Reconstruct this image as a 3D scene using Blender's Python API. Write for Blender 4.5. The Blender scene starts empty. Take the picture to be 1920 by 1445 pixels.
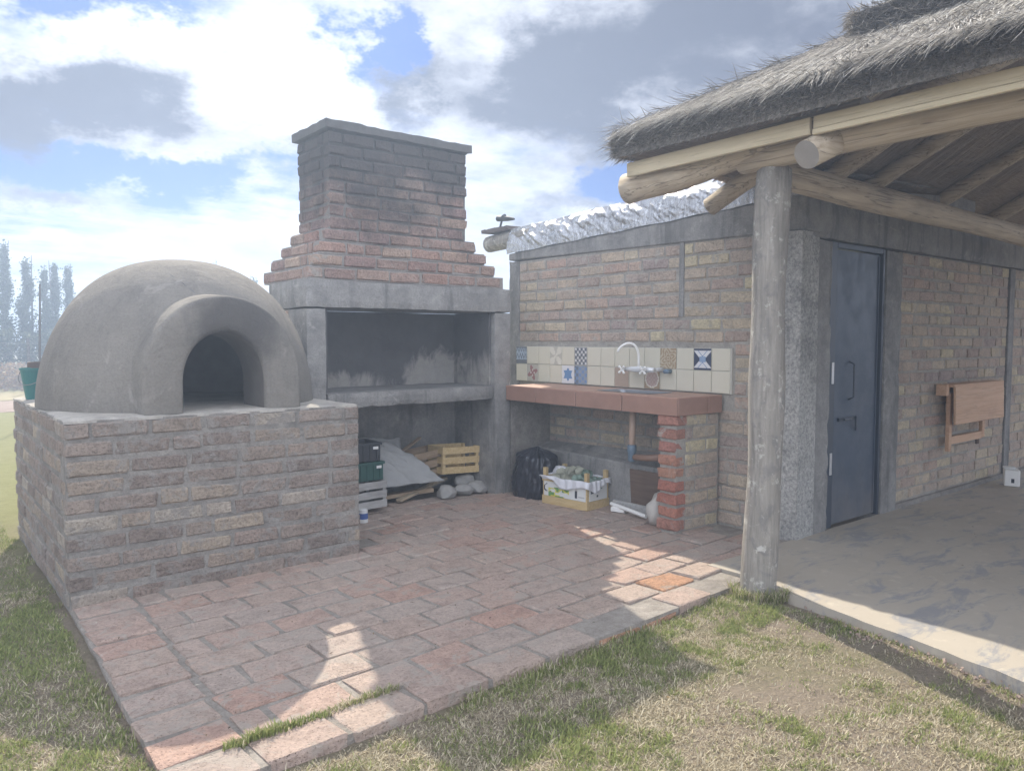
import bpy, bmesh, math, random
import numpy as np
from mathutils import Vector, Matrix, Euler

random.seed(7)
RNG = np.random.default_rng(7)
SC = bpy.context.scene
COL = SC.collection
R = math.radians

# ------------------------------------------------------------------ camera
cam = bpy.data.cameras.new('camera')
cam.sensor_fit = 'HORIZONTAL'
cam.sensor_width = 36.0
cam.lens = 36.0 * 1444.0 / 1920.0
cam.clip_start = 0.05
cam.clip_end = 3000.0
cam_o = bpy.data.objects.new('camera', cam)
COL.objects.link(cam_o)
cam_o.location = (0, 0, 1.42)
YAW, PITCH = R(51.1), math.atan((722.5 - 636.0) / 1444.0)
fwd = Vector((math.cos(YAW) * math.cos(PITCH), math.sin(YAW) * math.cos(PITCH), -math.sin(PITCH)))
cam_o.rotation_euler = fwd.to_track_quat('-Z', 'Y').to_euler()
SC.camera = cam_o

# ------------------------------------------------------------------ sun, sky, exposure
SUN_AZ, SUN_EL = 71.0, 40.0
sd = Vector((math.cos(R(SUN_AZ)) * math.cos(R(SUN_EL)), math.sin(R(SUN_AZ)) * math.cos(R(SUN_EL)), math.sin(R(SUN_EL))))
sun = bpy.data.lights.new('sun', 'SUN')
sun.energy = 2.2
sun.angle = R(0.55)
sun.color = (1.0, 0.92, 0.79)
sun_o = bpy.data.objects.new('sun', sun)
sun_o.rotation_euler = (-sd).to_track_quat('-Z', 'Y').to_euler()
sun_o.location = (3, 12, 12)
COL.objects.link(sun_o)

SC.view_settings.view_transform = 'Standard'
SC.view_settings.look = 'None'
SC.view_settings.exposure = 1.85
SC.view_settings.gamma = 1.0
SC.cycles.max_bounces = 5
SC.cycles.diffuse_bounces = 4
SC.cycles.use_denoising = True
SC.cycles.volume_max_steps = 64
SC.cycles.volume_bounces = 0

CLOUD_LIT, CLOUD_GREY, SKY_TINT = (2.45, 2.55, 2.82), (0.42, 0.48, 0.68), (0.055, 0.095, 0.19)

def world():
    w = bpy.data.worlds.new('World')
    SC.world = w
    w.use_nodes = True
    nt = w.node_tree
    N, L = nt.nodes, nt.links
    bg = N['Background']
    bg.inputs[1].default_value = 0.11

    def mth(op, a, b=None, clamp=False):
        n = N.new('ShaderNodeMath')
        n.operation = op
        n.use_clamp = clamp
        for i, v in enumerate((a, b)):
            if v is None:
                continue
            if isinstance(v, (int, float)):
                n.inputs[i].default_value = v
            else:
                L.new(v, n.inputs[i])
        return n.outputs[0]

    def mixc(f, a, b):
        n = N.new('ShaderNodeMix')
        n.data_type = 'RGBA'
        for i, v in ((0, f), (6, a), (7, b)):
            if isinstance(v, (int, float)):
                n.inputs[i].default_value = v
            elif isinstance(v, tuple):
                n.inputs[i].default_value = (*v, 1)
            else:
                L.new(v, n.inputs[i])
        return n.outputs[2]

    def mrange(v, a, b, c=0.0, d=1.0):
        n = N.new('ShaderNodeMapRange')
        n.interpolation_type = 'SMOOTHSTEP'
        L.new(v, n.inputs[0])
        for i, x in enumerate((a, b, c, d)):
            n.inputs[i + 1].default_value = x
        return n.outputs[0]

    sky = N.new('ShaderNodeTexSky')
    sky.sky_type = 'NISHITA'
    sky.sun_disc = False
    sky.sun_elevation = R(SUN_EL)
    sky.sun_rotation = R(90 - SUN_AZ)
    sky.air_density = 1.0
    sky.dust_density = 0.6
    sky.ozone_density = 2.0

    tc = N.new('ShaderNodeTexCoord')
    sep = N.new('ShaderNodeSeparateXYZ')
    L.new(tc.outputs['Generated'], sep.inputs[0])
    x, y, z = sep.outputs
    zc = mth('MAXIMUM', z, 0.0)
    # cloud-layer coordinates (a flat layer seen in perspective)
    den = mth('ADD', zc, 0.13)
    comb = N.new('ShaderNodeCombineXYZ')
    L.new(mth('DIVIDE', x, den), comb.inputs[0])
    L.new(mth('DIVIDE', y, den), comb.inputs[1])
    p = comb.outputs[0]
    az = mth('MULTIPLY', mth('ARCTAN2', y, x), 57.2958)
    el = mth('MULTIPLY', mth('ARCSINE', z), 57.2958)
    c2 = N.new('ShaderNodeCombineXYZ')
    L.new(az, c2.inputs[0])
    L.new(el, c2.inputs[1])

    def noise(vec, scale, detail=5, rough=0.55, off=(0, 0, 0), sc=(1, 1, 1), rot=0.0):
        mp = N.new('ShaderNodeMapping')
        mp.inputs[1].default_value = off
        mp.inputs[2].default_value = (0, 0, rot)
        mp.inputs[3].default_value = sc
        L.new(vec, mp.inputs[0])
        n = N.new('ShaderNodeTexNoise')
        n.noise_dimensions = '2D'
        n.inputs['Scale'].default_value = scale
        n.inputs['Detail'].default_value = detail
        n.inputs['Roughness'].default_value = rough
        L.new(mp.outputs[0], n.inputs['Vector'])
        return n

    # torn, feathered rims: warp the bearings of the cloud banks
    wv = noise(c2.outputs[0], 0.17, 5, 0.68, off=(3.1, 7.7, 0), sc=(0.8, 1.3, 1))
    ws = N.new('ShaderNodeSeparateColor')
    L.new(wv.outputs['Color'], ws.inputs[0])
    azw = mth('ADD', az, mth('MULTIPLY', mth('SUBTRACT', ws.outputs[0], 0.5), 13.0))
    elw = mth('ADD', el, mth('MULTIPLY', mth('SUBTRACT', ws.outputs[1], 0.5), 7.0))

    def blob(a0, e0, sa, se, tilt=0.0):
        da = mth('SUBTRACT', azw, a0)
        de = mth('SUBTRACT', elw, e0)
        if tilt:
            c, s = math.cos(R(tilt)), math.sin(R(tilt))
            u = mth('ADD', mth('MULTIPLY', da, c / sa), mth('MULTIPLY', de, s / sa))
            v = mth('ADD', mth('MULTIPLY', da, -s / se), mth('MULTIPLY', de, c / se))
        else:
            u = mth('MULTIPLY', da, 1 / sa)
            v = mth('MULTIPLY', de, 1 / se)
        q = mth('ADD', mth('MULTIPLY', u, u), mth('MULTIPLY', v, v))
        return mth('EXPONENT', mth('MULTIPLY', q, -1.0))

    def total(r, lst):
        for amp, b in lst:
            n = N.new('ShaderNodeMath')
            n.operation = 'MULTIPLY_ADD'
            L.new(b, n.inputs[0])
            n.inputs[1].default_value = amp
            L.new(r, n.inputs[2])
            r = n.outputs[0]
        return r

    n1 = noise(p, 1.5, 6, 0.60, off=(1.7, 0.4, 0)).outputs[0]
    n2 = noise(p, 1.2, 5, 0.62, off=(5.1, 2.2, 0), sc=(0.5, 1.6, 1), rot=R(20)).outputs[0]
    n3 = noise(c2.outputs[0], 0.22, 6, 0.60, off=(0.3, 7.7, 0), sc=(0.55, 1.2, 1), rot=R(14)).outputs[0]
    base = mth('MULTIPLY_ADD', n1, 0.55)
    base.node.inputs[2].default_value = 0.0
    base = mth('ADD', base, mth('MULTIPLY', n2, 0.45))
    # this afternoon's gaps (negative) and banks (positive)
    cov = total(mth('ADD', base, 0.13), [(-0.36, blob(60.3, 20.6, 2.2, 2.8, 25)), (-0.40, blob(77.0, 11.0, 9.5, 1.25, -4)),
                       (-0.36, blob(79.5, 21.5, 7.0, 2.0, -6)), (-0.34, blob(42.8, 11.4, 2.2, 2.4)), (0.18, blob(71.0, 17.0, 12, 3.6, 8)), (0.24, blob(41.0, 18.5, 15, 6.0))])
    cov = mrange(cov, 0.44, 0.68)
    th = mth('ADD', mth('MULTIPLY', n3, 0.6), mth('MULTIPLY', n2, 0.4))
    th = total(th, [(0.66, blob(80.5, 14.6, 9.5, 2.6, -20)), (0.62, blob(48.0, 17.2, 6.2, 4.2, -6)), (0.46, blob(36, 21.0, 11, 4.5)),
                    (0.42, blob(58.4, 16.6, 2.4, 3.0)), (0.26, blob(83.0, 8.6, 3.5, 1.0)), (0.30, blob(47.5, 9.3, 4.0, 1.2)), (0.30, blob(67.5, 14.3, 3.0, 1.0, -14)),
                    (-0.22, blob(72, 18.0, 9, 2.4, 8))])
    th = mrange(th, 0.40, 0.96)
    # unseen clouds away from the sun get added brightness to fill the shade
    dt = N.new('ShaderNodeVectorMath')
    dt.operation = 'DOT_PRODUCT'
    L.new(tc.outputs['Generated'], dt.inputs[0])
    dt.inputs[1].default_value = sd
    back_fill = mrange(dt.outputs['Value'], -0.30, 0.80, 3.8, 1.0)
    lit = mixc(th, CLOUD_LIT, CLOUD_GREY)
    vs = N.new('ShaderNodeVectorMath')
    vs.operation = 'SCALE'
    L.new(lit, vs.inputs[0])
    L.new(back_fill, vs.inputs['Scale'])
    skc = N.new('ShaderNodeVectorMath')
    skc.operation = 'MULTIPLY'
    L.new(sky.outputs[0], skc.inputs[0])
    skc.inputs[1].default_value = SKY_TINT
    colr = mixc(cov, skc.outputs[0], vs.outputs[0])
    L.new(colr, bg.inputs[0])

world()
SC.world.cycles.sampling_method = 'MANUAL'
SC.world.cycles.sample_map_resolution = 384

# ------------------------------------------------------------------ helpers
WLOC = {}

def link(o, parent=None):
    COL.objects.link(o)
    if parent is not None:
        o.parent = parent
        o.matrix_parent_inverse = Matrix.Translation(-WLOC[parent.name])
    WLOC[o.name] = Vector((0, 0, 0))
    return o

def thing(name, label, cat, loc=(0, 0, 0), group=None):
    o = bpy.data.objects.new(name, None)
    o.empty_display_size = 0.1
    o.location = loc
    COL.objects.link(o)
    WLOC[o.name] = Vector(loc)
    tag(o, label, cat, group)
    return o

def tag(o, label=None, cat=None, group=None, kind=None):
    if label: o['label'] = label
    if cat: o['category'] = cat
    if group: o['group'] = group
    if kind: o['kind'] = kind
    return o

class MB:
    """collects shapes (world coordinates) for one mesh"""
    def __init__(s):
        s.v, s.f, s.m = [], [], []
    def add(s, verts, faces, mi=0, M=None):
        b = len(s.v)
        if M is not None:
            verts = [M @ Vector(q) for q in verts]
        s.v += [tuple(q) for q in verts]
        for i, f in enumerate(faces):
            s.f.append(tuple(b + k for k in f))
            s.m.append(mi if isinstance(mi, int) else mi[i])
        return s
    def box(s, c, size, rot=(0, 0, 0), mi=0, M=None, jit=0.0):
        hx, hy, hz = size[0] / 2, size[1] / 2, size[2] / 2
        T = Matrix.Translation(c) @ Euler(rot).to_matrix().to_4x4()
        if M is not None:
            T = M @ T
        vs = [T @ Vector((a * hx + random.uniform(-jit, jit), b * hy + random.uniform(-jit, jit), d * hz + random.uniform(-jit, jit)))
              for d in (-1, 1) for b in (-1, 1) for a in (-1, 1)]
        return s.add(vs, [(0, 2, 3, 1), (4, 5, 7, 6), (0, 1, 5, 4), (2, 6, 7, 3), (0, 4, 6, 2), (1, 3, 7, 5)], mi)
    def span(s, a, b, mi=0):
        return s.box([(a[i] + b[i]) / 2 for i in range(3)], [abs(b[i] - a[i]) for i in range(3)], mi=mi)
    def tube(s, path, rad, n=10, mi=0, capmi=None, jit=0.0, caps=True):
        path = [Vector(q) for q in path]
        k = len(path)
        if isinstance(rad, (int, float)):
            rad = [rad] * k
        vs = []
        side = None
        for i, q in enumerate(path):
            d = (path[min(i + 1, k - 1)] - path[max(i - 1, 0)]).normalized()
            if side is None:
                side = d.cross(Vector((0, 0, 1)))
                if side.length < 1e-3:
                    side = Vector((1, 0, 0))
                side.normalize()
            else:
                side = (side - d * side.dot(d)).normalized()
            up = side.cross(d)
            for j in range(n):
                a = 2 * math.pi * j / n
                r = rad[i] * (1 + random.uniform(-jit, jit))
                vs.append(q + side * (r * math.cos(a)) + up * (r * math.sin(a)))
        fs, ms = [], []
        for i in range(k - 1):
            for j in range(n):
                fs.append((i * n + j, i * n + (j + 1) % n, (i + 1) * n + (j + 1) % n, (i + 1) * n + j))
                ms.append(mi)
        if caps:
            cm = mi if capmi is None else capmi
            fs.append(tuple(range(n - 1, -1, -1))); ms.append(cm)
            fs.append(tuple((k - 1) * n + j for j in range(n))); ms.append(cm)
        return s.add(vs, fs, ms)
    def lathe(s, prof, c, n=24, mi=0, sx=1.0, sy=1.0):
        vs = []
        for r, z in prof:
            for j in range(n):
                a = 2 * math.pi * j / n
                vs.append((c[0] + r * sx * math.cos(a), c[1] + r * sy * math.sin(a), c[2] + z))
        fs = []
        for i in range(len(prof) - 1):
            for j in range(n):
                fs.append((i * n + j, i * n + (j + 1) % n, (i + 1) * n + (j + 1) % n, (i + 1) * n + j))
        return s.add(vs, fs, mi)
    def grid(s, fn, nu, nv, mi=0, closed_u=False):
        vs = [fn(i / nu, j / nv) for j in range(nv + 1) for i in range(nu + (0 if closed_u else 1))]
        w = nu if closed_u else nu + 1
        fs = []
        for j in range(nv):
            for i in range(nu):
                i2 = (i + 1) % w
                fs.append((j * w + i, j * w + i2, (j + 1) * w + i2, (j + 1) * w + i))
        return s.add(vs, fs, mi)
    def mesh(s, name, mats, smooth=False, bevel=0.0, fix=True):
        me = bpy.data.meshes.new(name)
        me.from_pydata(s.v, [], s.f)
        for m in (mats if isinstance(mats, (list, tuple)) else [mats]):
            me.materials.append(m)
        me.polygons.foreach_set('material_index', s.m)
        if bevel > 0 or fix:
            bm = bmesh.new()
            bm.from_mesh(me)
            if bevel > 0:
                es = [e for e in bm.edges if len(e.link_faces) == 2 and e.calc_face_angle(0) > 0.6]
                bmesh.ops.bevel(bm, geom=es, offset=bevel, segments=1, profile=0.7, affect='EDGES', clamp_overlap=True)
            if fix:
                bmesh.ops.recalc_face_normals(bm, faces=bm.faces)
            bm.to_mesh(me)
            bm.free()
        if smooth:
            me.polygons.foreach_set('use_smooth', [True] * len(me.polygons))
        me.update()
        return me
    def build(s, name, mats, parent=None, smooth=False, bevel=0.0, fix=True):
        return link(bpy.data.objects.new(name, s.mesh(name, mats, smooth, bevel, fix)), parent)

def rough_box(mb, a, b, step=0.06, amp=0.004, chip=0.010, seed=0, mi=0):
    """hand-cast block: subdivided box with wavy faces and chipped, softened edges"""
    a, b = [min(p, q) for p, q in zip(a, b)], [max(p, q) for p, q in zip(a, b)]
    n = [max(1, int(round((b[i] - a[i]) / step))) for i in range(3)]
    idx = {}
    vs, fs = [], []
    def vert(i, j, k):
        key = (i, j, k)
        if key in idx:
            return idx[key]
        t = (i, j, k)
        p = [a[d] + (b[d] - a[d]) * t[d] / n[d] for d in range(3)]
        on = [(-1 if t[d] == 0 else (1 if t[d] == n[d] else 0)) for d in range(3)]
        cnt = sum(1 for q in on if q)
        w = float(vnoise(np.array([p[0] * 6 + p[2] * 4.3]), np.array([p[1] * 6 + p[2] * 3.1]), 200 + seed)[0]) - 0.5
        c = float(vnoise(np.array([p[0] * 17 + p[2] * 13]), np.array([p[1] * 17 - p[2] * 11]), 210 + seed)[0])
        for d in range(3):
            if on[d]:
                p[d] += on[d] * amp * w
                if cnt >= 2:
                    p[d] -= on[d] * (0.004 + chip * max(0.0, c - 0.5) * 2)
        idx[key] = len(vs)
        vs.append(tuple(p))
        return idx[key]
    for i in range(n[0]):
        for j in range(n[1]):
            for k in (0, n[2]):
                fs.append((vert(i, j, k), vert(i + 1, j, k), vert(i + 1, j + 1, k), vert(i, j + 1, k)))
    for i in range(n[0]):
        for k in range(n[2]):
            for j in (0, n[1]):
                fs.append((vert(i, j, k), vert(i + 1, j, k), vert(i + 1, j, k + 1), vert(i, j, k + 1)))
    for j in range(n[1]):
        for k in range(n[2]):
            for i in (0, n[0]):
                fs.append((vert(i, j, k), vert(i, j + 1, k), vert(i, j + 1, k + 1), vert(i, j, k + 1)))
    mb.add(vs, fs, mi)
    return mb

def lathe_cap(prof):
    return [(0.0005, prof[0][1])] + prof + [(0.0005, prof[-1][1])]

LATT = {}

def vnoise(x, y, seed=0, scale=1.0):
    """smooth lattice noise, 0..1, numpy"""
    g = LATT.get(seed)
    if g is None:
        g = LATT[seed] = np.random.default_rng(seed).random((64, 64))
    x = np.asarray(x) * scale + 1000.0
    y = np.asarray(y) * scale + 1000.0
    xi, yi = np.floor(x).astype(int), np.floor(y).astype(int)
    fx, fy = x - xi, y - yi
    fx = fx * fx * (3 - 2 * fx)
    fy = fy * fy * (3 - 2 * fy)
    a, b = g[xi % 64, yi % 64], g[(xi + 1) % 64, yi % 64]
    c, d = g[xi % 64, (yi + 1) % 64], g[(xi + 1) % 64, (yi + 1) % 64]
    return (a * (1 - fx) + b * fx) * (1 - fy) + (c * (1 - fx) + d * fx) * fy

def fbm(x, y, seed=0, scale=1.0, oct=4):
    r, a, t = 0, 1.0, 0
    for k in range(oct):
        r = r + a * vnoise(x, y, seed + k, scale * 2 ** k)
        t += a
        a *= 0.5
    return r / t

# ------------------------------------------------------------------ materials
class NT:
    def __init__(s, name, rough=0.85, spec=0.25):
        s.m = bpy.data.materials.new(name)
        s.m.use_nodes = True
        s.nt = s.m.node_tree
        s.N, s.L = s.nt.nodes, s.nt.links
        s.b = s.N['Principled BSDF']
        s.b.inputs['Roughness'].default_value = rough
        s.b.inputs['Specular IOR Level'].default_value = spec
        s._pos = None
    def put(s, sock, v):
        if isinstance(v, (int, float)):
            sock.default_value = v
        elif isinstance(v, tuple):
            sock.default_value = (*v, 1) if len(v) == 3 and sock.type == 'RGBA' else v
        else:
            s.L.new(v, sock)
    def pos(s):
        if s._pos is None:
            s._pos = s.N.new('ShaderNodeNewGeometry').outputs['Position']
        return s._pos
    def obj(s):
        return s.N.new('ShaderNodeTexCoord').outputs['Object']
    def mapv(s, vec, sc=(1, 1, 1), off=(0, 0, 0), rot=(0, 0, 0)):
        n = s.N.new('ShaderNodeMapping')
        n.inputs[1].default_value = off
        n.inputs[2].default_value = rot
        n.inputs[3].default_value = sc
        s.L.new(vec, n.inputs[0])
        return n.outputs[0]
    def noise(s, scale, detail=4, rough=0.55, dist=0.0, vec=None, sc=(1, 1, 1), off=(0, 0, 0)):
        v = vec if vec is not None else s.pos()
        if sc != (1, 1, 1) or off != (0, 0, 0):
            v = s.mapv(v, sc, off)
        n = s.N.new('ShaderNodeTexNoise')
        s.L.new(v, n.inputs['Vector'])
        n.inputs['Scale'].default_value = scale
        n.inputs['Detail'].default_value = detail
        n.inputs['Roughness'].default_value = rough
        n.inputs['Distortion'].default_value = dist
        return n.outputs[0]
    def voro(s, scale, feature='F1', vec=None, out=0):
        n = s.N.new('ShaderNodeTexVoronoi')
        n.feature = feature
        n.inputs['Scale'].default_value = scale
        s.L.new(vec if vec is not None else s.pos(), n.inputs['Vector'])
        return n.outputs[out]
    def ramp(s, fac, stops, interp='LINEAR'):
        n = s.N.new('ShaderNodeValToRGB')
        n.color_ramp.interpolation = interp
        el = n.color_ramp.elements
        while len(el) < len(stops):
            el.new(0.5)
        for e, (p, c) in zip(el, stops):
            e.position = p
            e.color = (*c, 1) if isinstance(c, tuple) else (c, c, c, 1)
        s.put(n.inputs[0], fac)
        return n.outputs[0]
    def mix(s, f, a, b, mode='MIX'):
        n = s.N.new('ShaderNodeMix')
        n.data_type = 'RGBA'
        n.blend_type = mode
        s.put(n.inputs[0], f); s.put(n.inputs[6], a); s.put(n.inputs[7], b)
        return n.outputs[2]
    def math(s, op, a, b=0.0, clamp=False):
        n = s.N.new('ShaderNodeMath')
        n.operation = op
        n.use_clamp = clamp
        s.put(n.inputs[0], a); s.put(n.inputs[1], b)
        return n.outputs[0]
    def step(s, v, a, b, c=0.0, d=1.0):
        n = s.N.new('ShaderNodeMapRange')
        n.interpolation_type = 'SMOOTHSTEP'
        s.put(n.inputs[0], v)
        for i, x in enumerate((a, b, c, d)):
            n.inputs[i + 1].default_value = x
        return n.outputs[0]
    def xyz(s, i, vec=None):
        n = s.N.new('ShaderNodeSeparateXYZ')
        s.L.new(vec if vec is not None else s.pos(), n.inputs[0])
        return n.outputs[i]
    def rand(s, island=False):
        if island:
            return s.N.new('ShaderNodeNewGeometry').outputs['Random Per Island']
        return s.N.new('ShaderNodeObjectInfo').outputs['Random']
    def attr(s, name):
        n = s.N.new('ShaderNodeAttribute')
        n.attribute_name = name
        return n.outputs['Color']
    def bump(s, h, strength=0.5, dist=0.01):
        n = s.N.new('ShaderNodeBump')
        n.inputs['Strength'].default_value = strength
        n.inputs['Distance'].default_value = dist
        s.put(n.inputs['Height'], h)
        s.L.new(n.outputs[0], s.b.inputs['Normal'])
    def col(s, c):
        s.put(s.b.inputs['Base Color'], c)
        return s
    def rough(s, v):
        s.put(s.b.inputs['Roughness'], v)

MORTAR = (0.37, 0.335, 0.29)

def brick_mat(name, stops, island=False, smear=0.5, mortar=MORTAR, soot=None, speck=0.5):
    n = NT(name, 0.92, 0.15)
    c = n.ramp(n.rand(island), stops)
    # burnt and sandy blotches, pits and pale bloom on each handmade face
    big = n.noise(11, 6, 0.68, 0.5)
    c = n.mix(1.0, c, n.ramp(big, [(0.25, 0.72), (0.5, 1.03), (0.75, 1.22)]), 'MULTIPLY')
    fine = n.noise(60, 5, 0.7)
    c = n.mix(speck, c, n.ramp(fine, [(0.32, 0.30), (0.50, 1.0), (0.72, 1.35)]), 'MULTIPLY')
    pit = n.voro(75)
    c = n.mix(n.step(pit, 0.10, 0.22, 0.5, 0.0), c, (0.09, 0.075, 0.065))
    sm = n.noise(7.5, 7, 0.72, 0.6, off=(3, 3, 3))
    c = n.mix(n.step(sm, 0.60 - 0.11 * smear, 0.70 - 0.11 * smear, 0, 0.85), c, n.mix(fine, tuple(v * 0.82 for v in mortar), tuple(v * 1.15 for v in mortar)))
    if soot:
        z0, z1, amt, scol = soot
        zz = n.math('ADD', n.xyz(2), n.math('MULTIPLY', n.math('SUBTRACT', n.noise(2.2, 5, 0.65), 0.5), 1.3))
        c = n.mix(n.step(zz, z0, z1, 0, amt), c, scol)
    n.col(c)
    n.bump(n.math('ADD', n.math('ADD', n.noise(30, 6, 0.72), n.math('MULTIPLY', fine, 0.6)), n.step(pit, 0.08, 0.25, -0.5, 0.0)), 1.0, 0.016)
    return n.m

WALL = [(0.0, (0.41, 0.315, 0.26)), (0.18, (0.51, 0.42, 0.32)), (0.34, (0.46, 0.355, 0.295)), (0.48, (0.60, 0.525, 0.345)), (0.60, (0.49, 0.40, 0.315)),
        (0.72, (0.40, 0.32, 0.285)), (0.86, (0.56, 0.475, 0.345)), (1.0, (0.49, 0.35, 0.28))]
M_BRICK = brick_mat('wall_brick', WALL, smear=0.6, mortar=(0.46, 0.42, 0.365), speck=0.42)
M_BRICK_I = brick_mat('wall_brick_far', WALL, True, smear=0.6, mortar=(0.46, 0.42, 0.365), speck=0.42)
M_BRICK_OVEN = brick_mat('oven_brick', [(0.0, (0.23, 0.188, 0.16)), (0.25, (0.32, 0.26, 0.215)), (0.5, (0.265, 0.215, 0.182)), (0.7, (0.40, 0.33, 0.25)), (0.85, (0.30, 0.235, 0.195)), (1.0, (0.44, 0.39, 0.32))],
                         smear=0.9, mortar=(0.31, 0.285, 0.255))
M_BRICK_CHIM = brick_mat('chimney_brick', [(0.0, (0.30, 0.195, 0.16)), (0.3, (0.37, 0.26, 0.205)), (0.55, (0.28, 0.19, 0.165)), (0.8, (0.42, 0.31, 0.235)), (1.0, (0.36, 0.22, 0.175))],
                         smear=0.3, soot=(2.05, 2.85, 0.93, (0.055, 0.05, 0.048)))
M_BRICK_RED = brick_mat('pier_red_brick', [(0.0, (0.40, 0.165, 0.12)), (0.4, (0.46, 0.205, 0.14)), (0.7, (0.46, 0.26, 0.175)), (1.0, (0.38, 0.165, 0.135))], smear=0.75, mortar=(0.45, 0.42, 0.37))
M_PAVER = brick_mat('paving_brick', [(0.0, (0.46, 0.35, 0.29)), (0.2, (0.50, 0.39, 0.32)), (0.4, (0.46, 0.375, 0.32)), (0.55, (0.51, 0.365, 0.295)), (0.7, (0.48, 0.39, 0.33)), (0.85, (0.50, 0.335, 0.265)), (1.0, (0.48, 0.405, 0.345))],
                    smear=0.85, mortar=(0.48, 0.41, 0.35), speck=0.34)
M_PAVER_OR = brick_mat('orange_paving_brick', [(0.0, (0.50, 0.29, 0.18)), (1.0, (0.46, 0.27, 0.18))], smear=0.4)

def mortar_mat(name, c0, c1, scale=14, soot=None, bump=0.6, stain=0.5, streak=0.0):
    n = NT(name, 0.95, 0.1)
    g = n.noise(scale, 7, 0.72)
    c = n.ramp(g, [(0.30, c0), (0.70, c1)])
    fine = n.noise(85, 4, 0.7)
    c = n.mix(0.45, c, n.ramp(fine, [(0.3, 0.55), (0.5, 1.0), (0.72, 1.2)]), 'MULTIPLY')
    c = n.mix(n.step(n.noise(2.6, 6, 0.68, 0.4, off=(9, 1, 4)), 0.45, 0.68, 0, stain), c, tuple(v * 0.58 for v in c0))
    if streak:
        st = n.noise(5.0, 5, 0.65, 0.2, sc=(1.6, 1.6, 0.16), off=(2, 7, 0))
        c = n.mix(n.step(st, 0.50, 0.70, 0, streak), c, tuple(v * 0.50 for v in c0))
        bl = n.noise(6.5, 6, 0.7, 0.6, off=(7, 2, 3))
        c = n.mix(n.step(bl, 0.58, 0.70, 0, 0.55), c, tuple(min(1, v * 1.22) for v in c1))
    if soot:
        z0, z1, amt, scol = soot
        zz = n.math('ADD', n.xyz(2), n.math('MULTIPLY', n.math('SUBTRACT', n.noise(2.2, 5, 0.65), 0.5), 1.3))
        c = n.mix(n.step(zz, z0, z1, 0, amt), c, scol)
    n.col(c)
    n.bump(n.math('ADD', n.noise(28, 7, 0.72), n.math('MULTIPLY', fine, 0.5)), bump, 0.018)
    return n.m
M_MORTAR = mortar_mat('mortar', (0.31, 0.285, 0.25), (0.49, 0.455, 0.40), bump=1.0, stain=0.3)
M_MORTAR_D = mortar_mat('old_mortar', (0.225, 0.208, 0.187), (0.365, 0.338, 0.30), bump=1.0)
M_MORTAR_CH = mortar_mat('chimney_mortar', (0.25, 0.23, 0.205), (0.33, 0.30, 0.27), soot=(2.05, 2.85, 0.93, (0.05, 0.046, 0.044)))
M_BED = mortar_mat('paving_bed', (0.28, 0.25, 0.215), (0.46, 0.415, 0.365), 20, bump=1.0)
M_CONC = mortar_mat('grey_concrete', (0.20, 0.193, 0.182), (0.335, 0.322, 0.302), 7, bump=0.5, streak=0.6)
M_ROUGH = mortar_mat('rough_cast_concrete', (0.20, 0.195, 0.185), (0.66, 0.645, 0.60), 45, bump=1.0)
M_SCREED = mortar_mat('pale_screed', (0.36, 0.335, 0.30), (0.49, 0.455, 0.40), 9, bump=0.4)

def oven_mat():
    n = NT('smoothed_clay_render', 0.9, 0.15)
    c = n.mix(n.noise(3.0, 6, 0.65, 0.3), (0.14, 0.128, 0.112), (0.25, 0.23, 0.20))
    c = n.mix(n.step(n.noise(5.5, 6, 0.7, 0.3, sc=(1, 1, 0.25), off=(2, 0, 0)), 0.48, 0.66, 0, 0.55), c, (0.14, 0.13, 0.118))
    c = n.mix(n.step(n.noise(4.2, 6, 0.7, 0.8, off=(6, 5, 1)), 0.56, 0.70, 0, 0.5), c, (0.31, 0.288, 0.255))
    c = n.mix(0.35, c, n.ramp(n.noise(70, 4, 0.7), [(0.3, 0.6), (0.5, 1.0), (0.7, 1.2)]), 'MULTIPLY')
    # smoke stain fanning from the mouth over the arch
    dx = n.math('MULTIPLY', n.math('SUBTRACT', n.xyz(0), 1.62), 2.6)
    dz = n.math('MULTIPLY', n.math('SUBTRACT', n.xyz(2), 1.52), 3.0)
    dy = n.math('MULTIPLY', n.math('SUBTRACT', n.xyz(1), 4.60), 3.0)
    r2 = n.math('ADD', n.math('ADD', n.math('MULTIPLY', dx, dx), n.math('MULTIPLY', dz, dz)), n.math('MULTIPLY', dy, dy))
    r2 = n.math('ADD', r2, n.math('MULTIPLY', n.math('SUBTRACT', n.noise(6, 5, 0.65), 0.5), 1.0))
    c = n.mix(n.step(r2, 0.10, 0.85, 0.80, 0.0), c, (0.07, 0.065, 0.062))
    n.col(c)
    # trowel marks
    crack = n.math('MULTIPLY', n.noise(26, 5, 0.7, 0.5), 0.5)
    n.bump(n.math('ADD', n.math('ADD', n.math('MULTIPLY', n.noise(5, 5, 0.6, 0.6), 1.6), n.math('MULTIPLY', n.noise(90, 4, 0.7), 0.3)), crack), 0.8, 0.016)
    return n.m
M_OVEN = oven_mat()
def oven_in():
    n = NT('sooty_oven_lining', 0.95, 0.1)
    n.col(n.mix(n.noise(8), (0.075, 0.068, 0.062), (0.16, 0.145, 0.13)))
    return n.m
M_OVEN_IN = oven_in()

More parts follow.
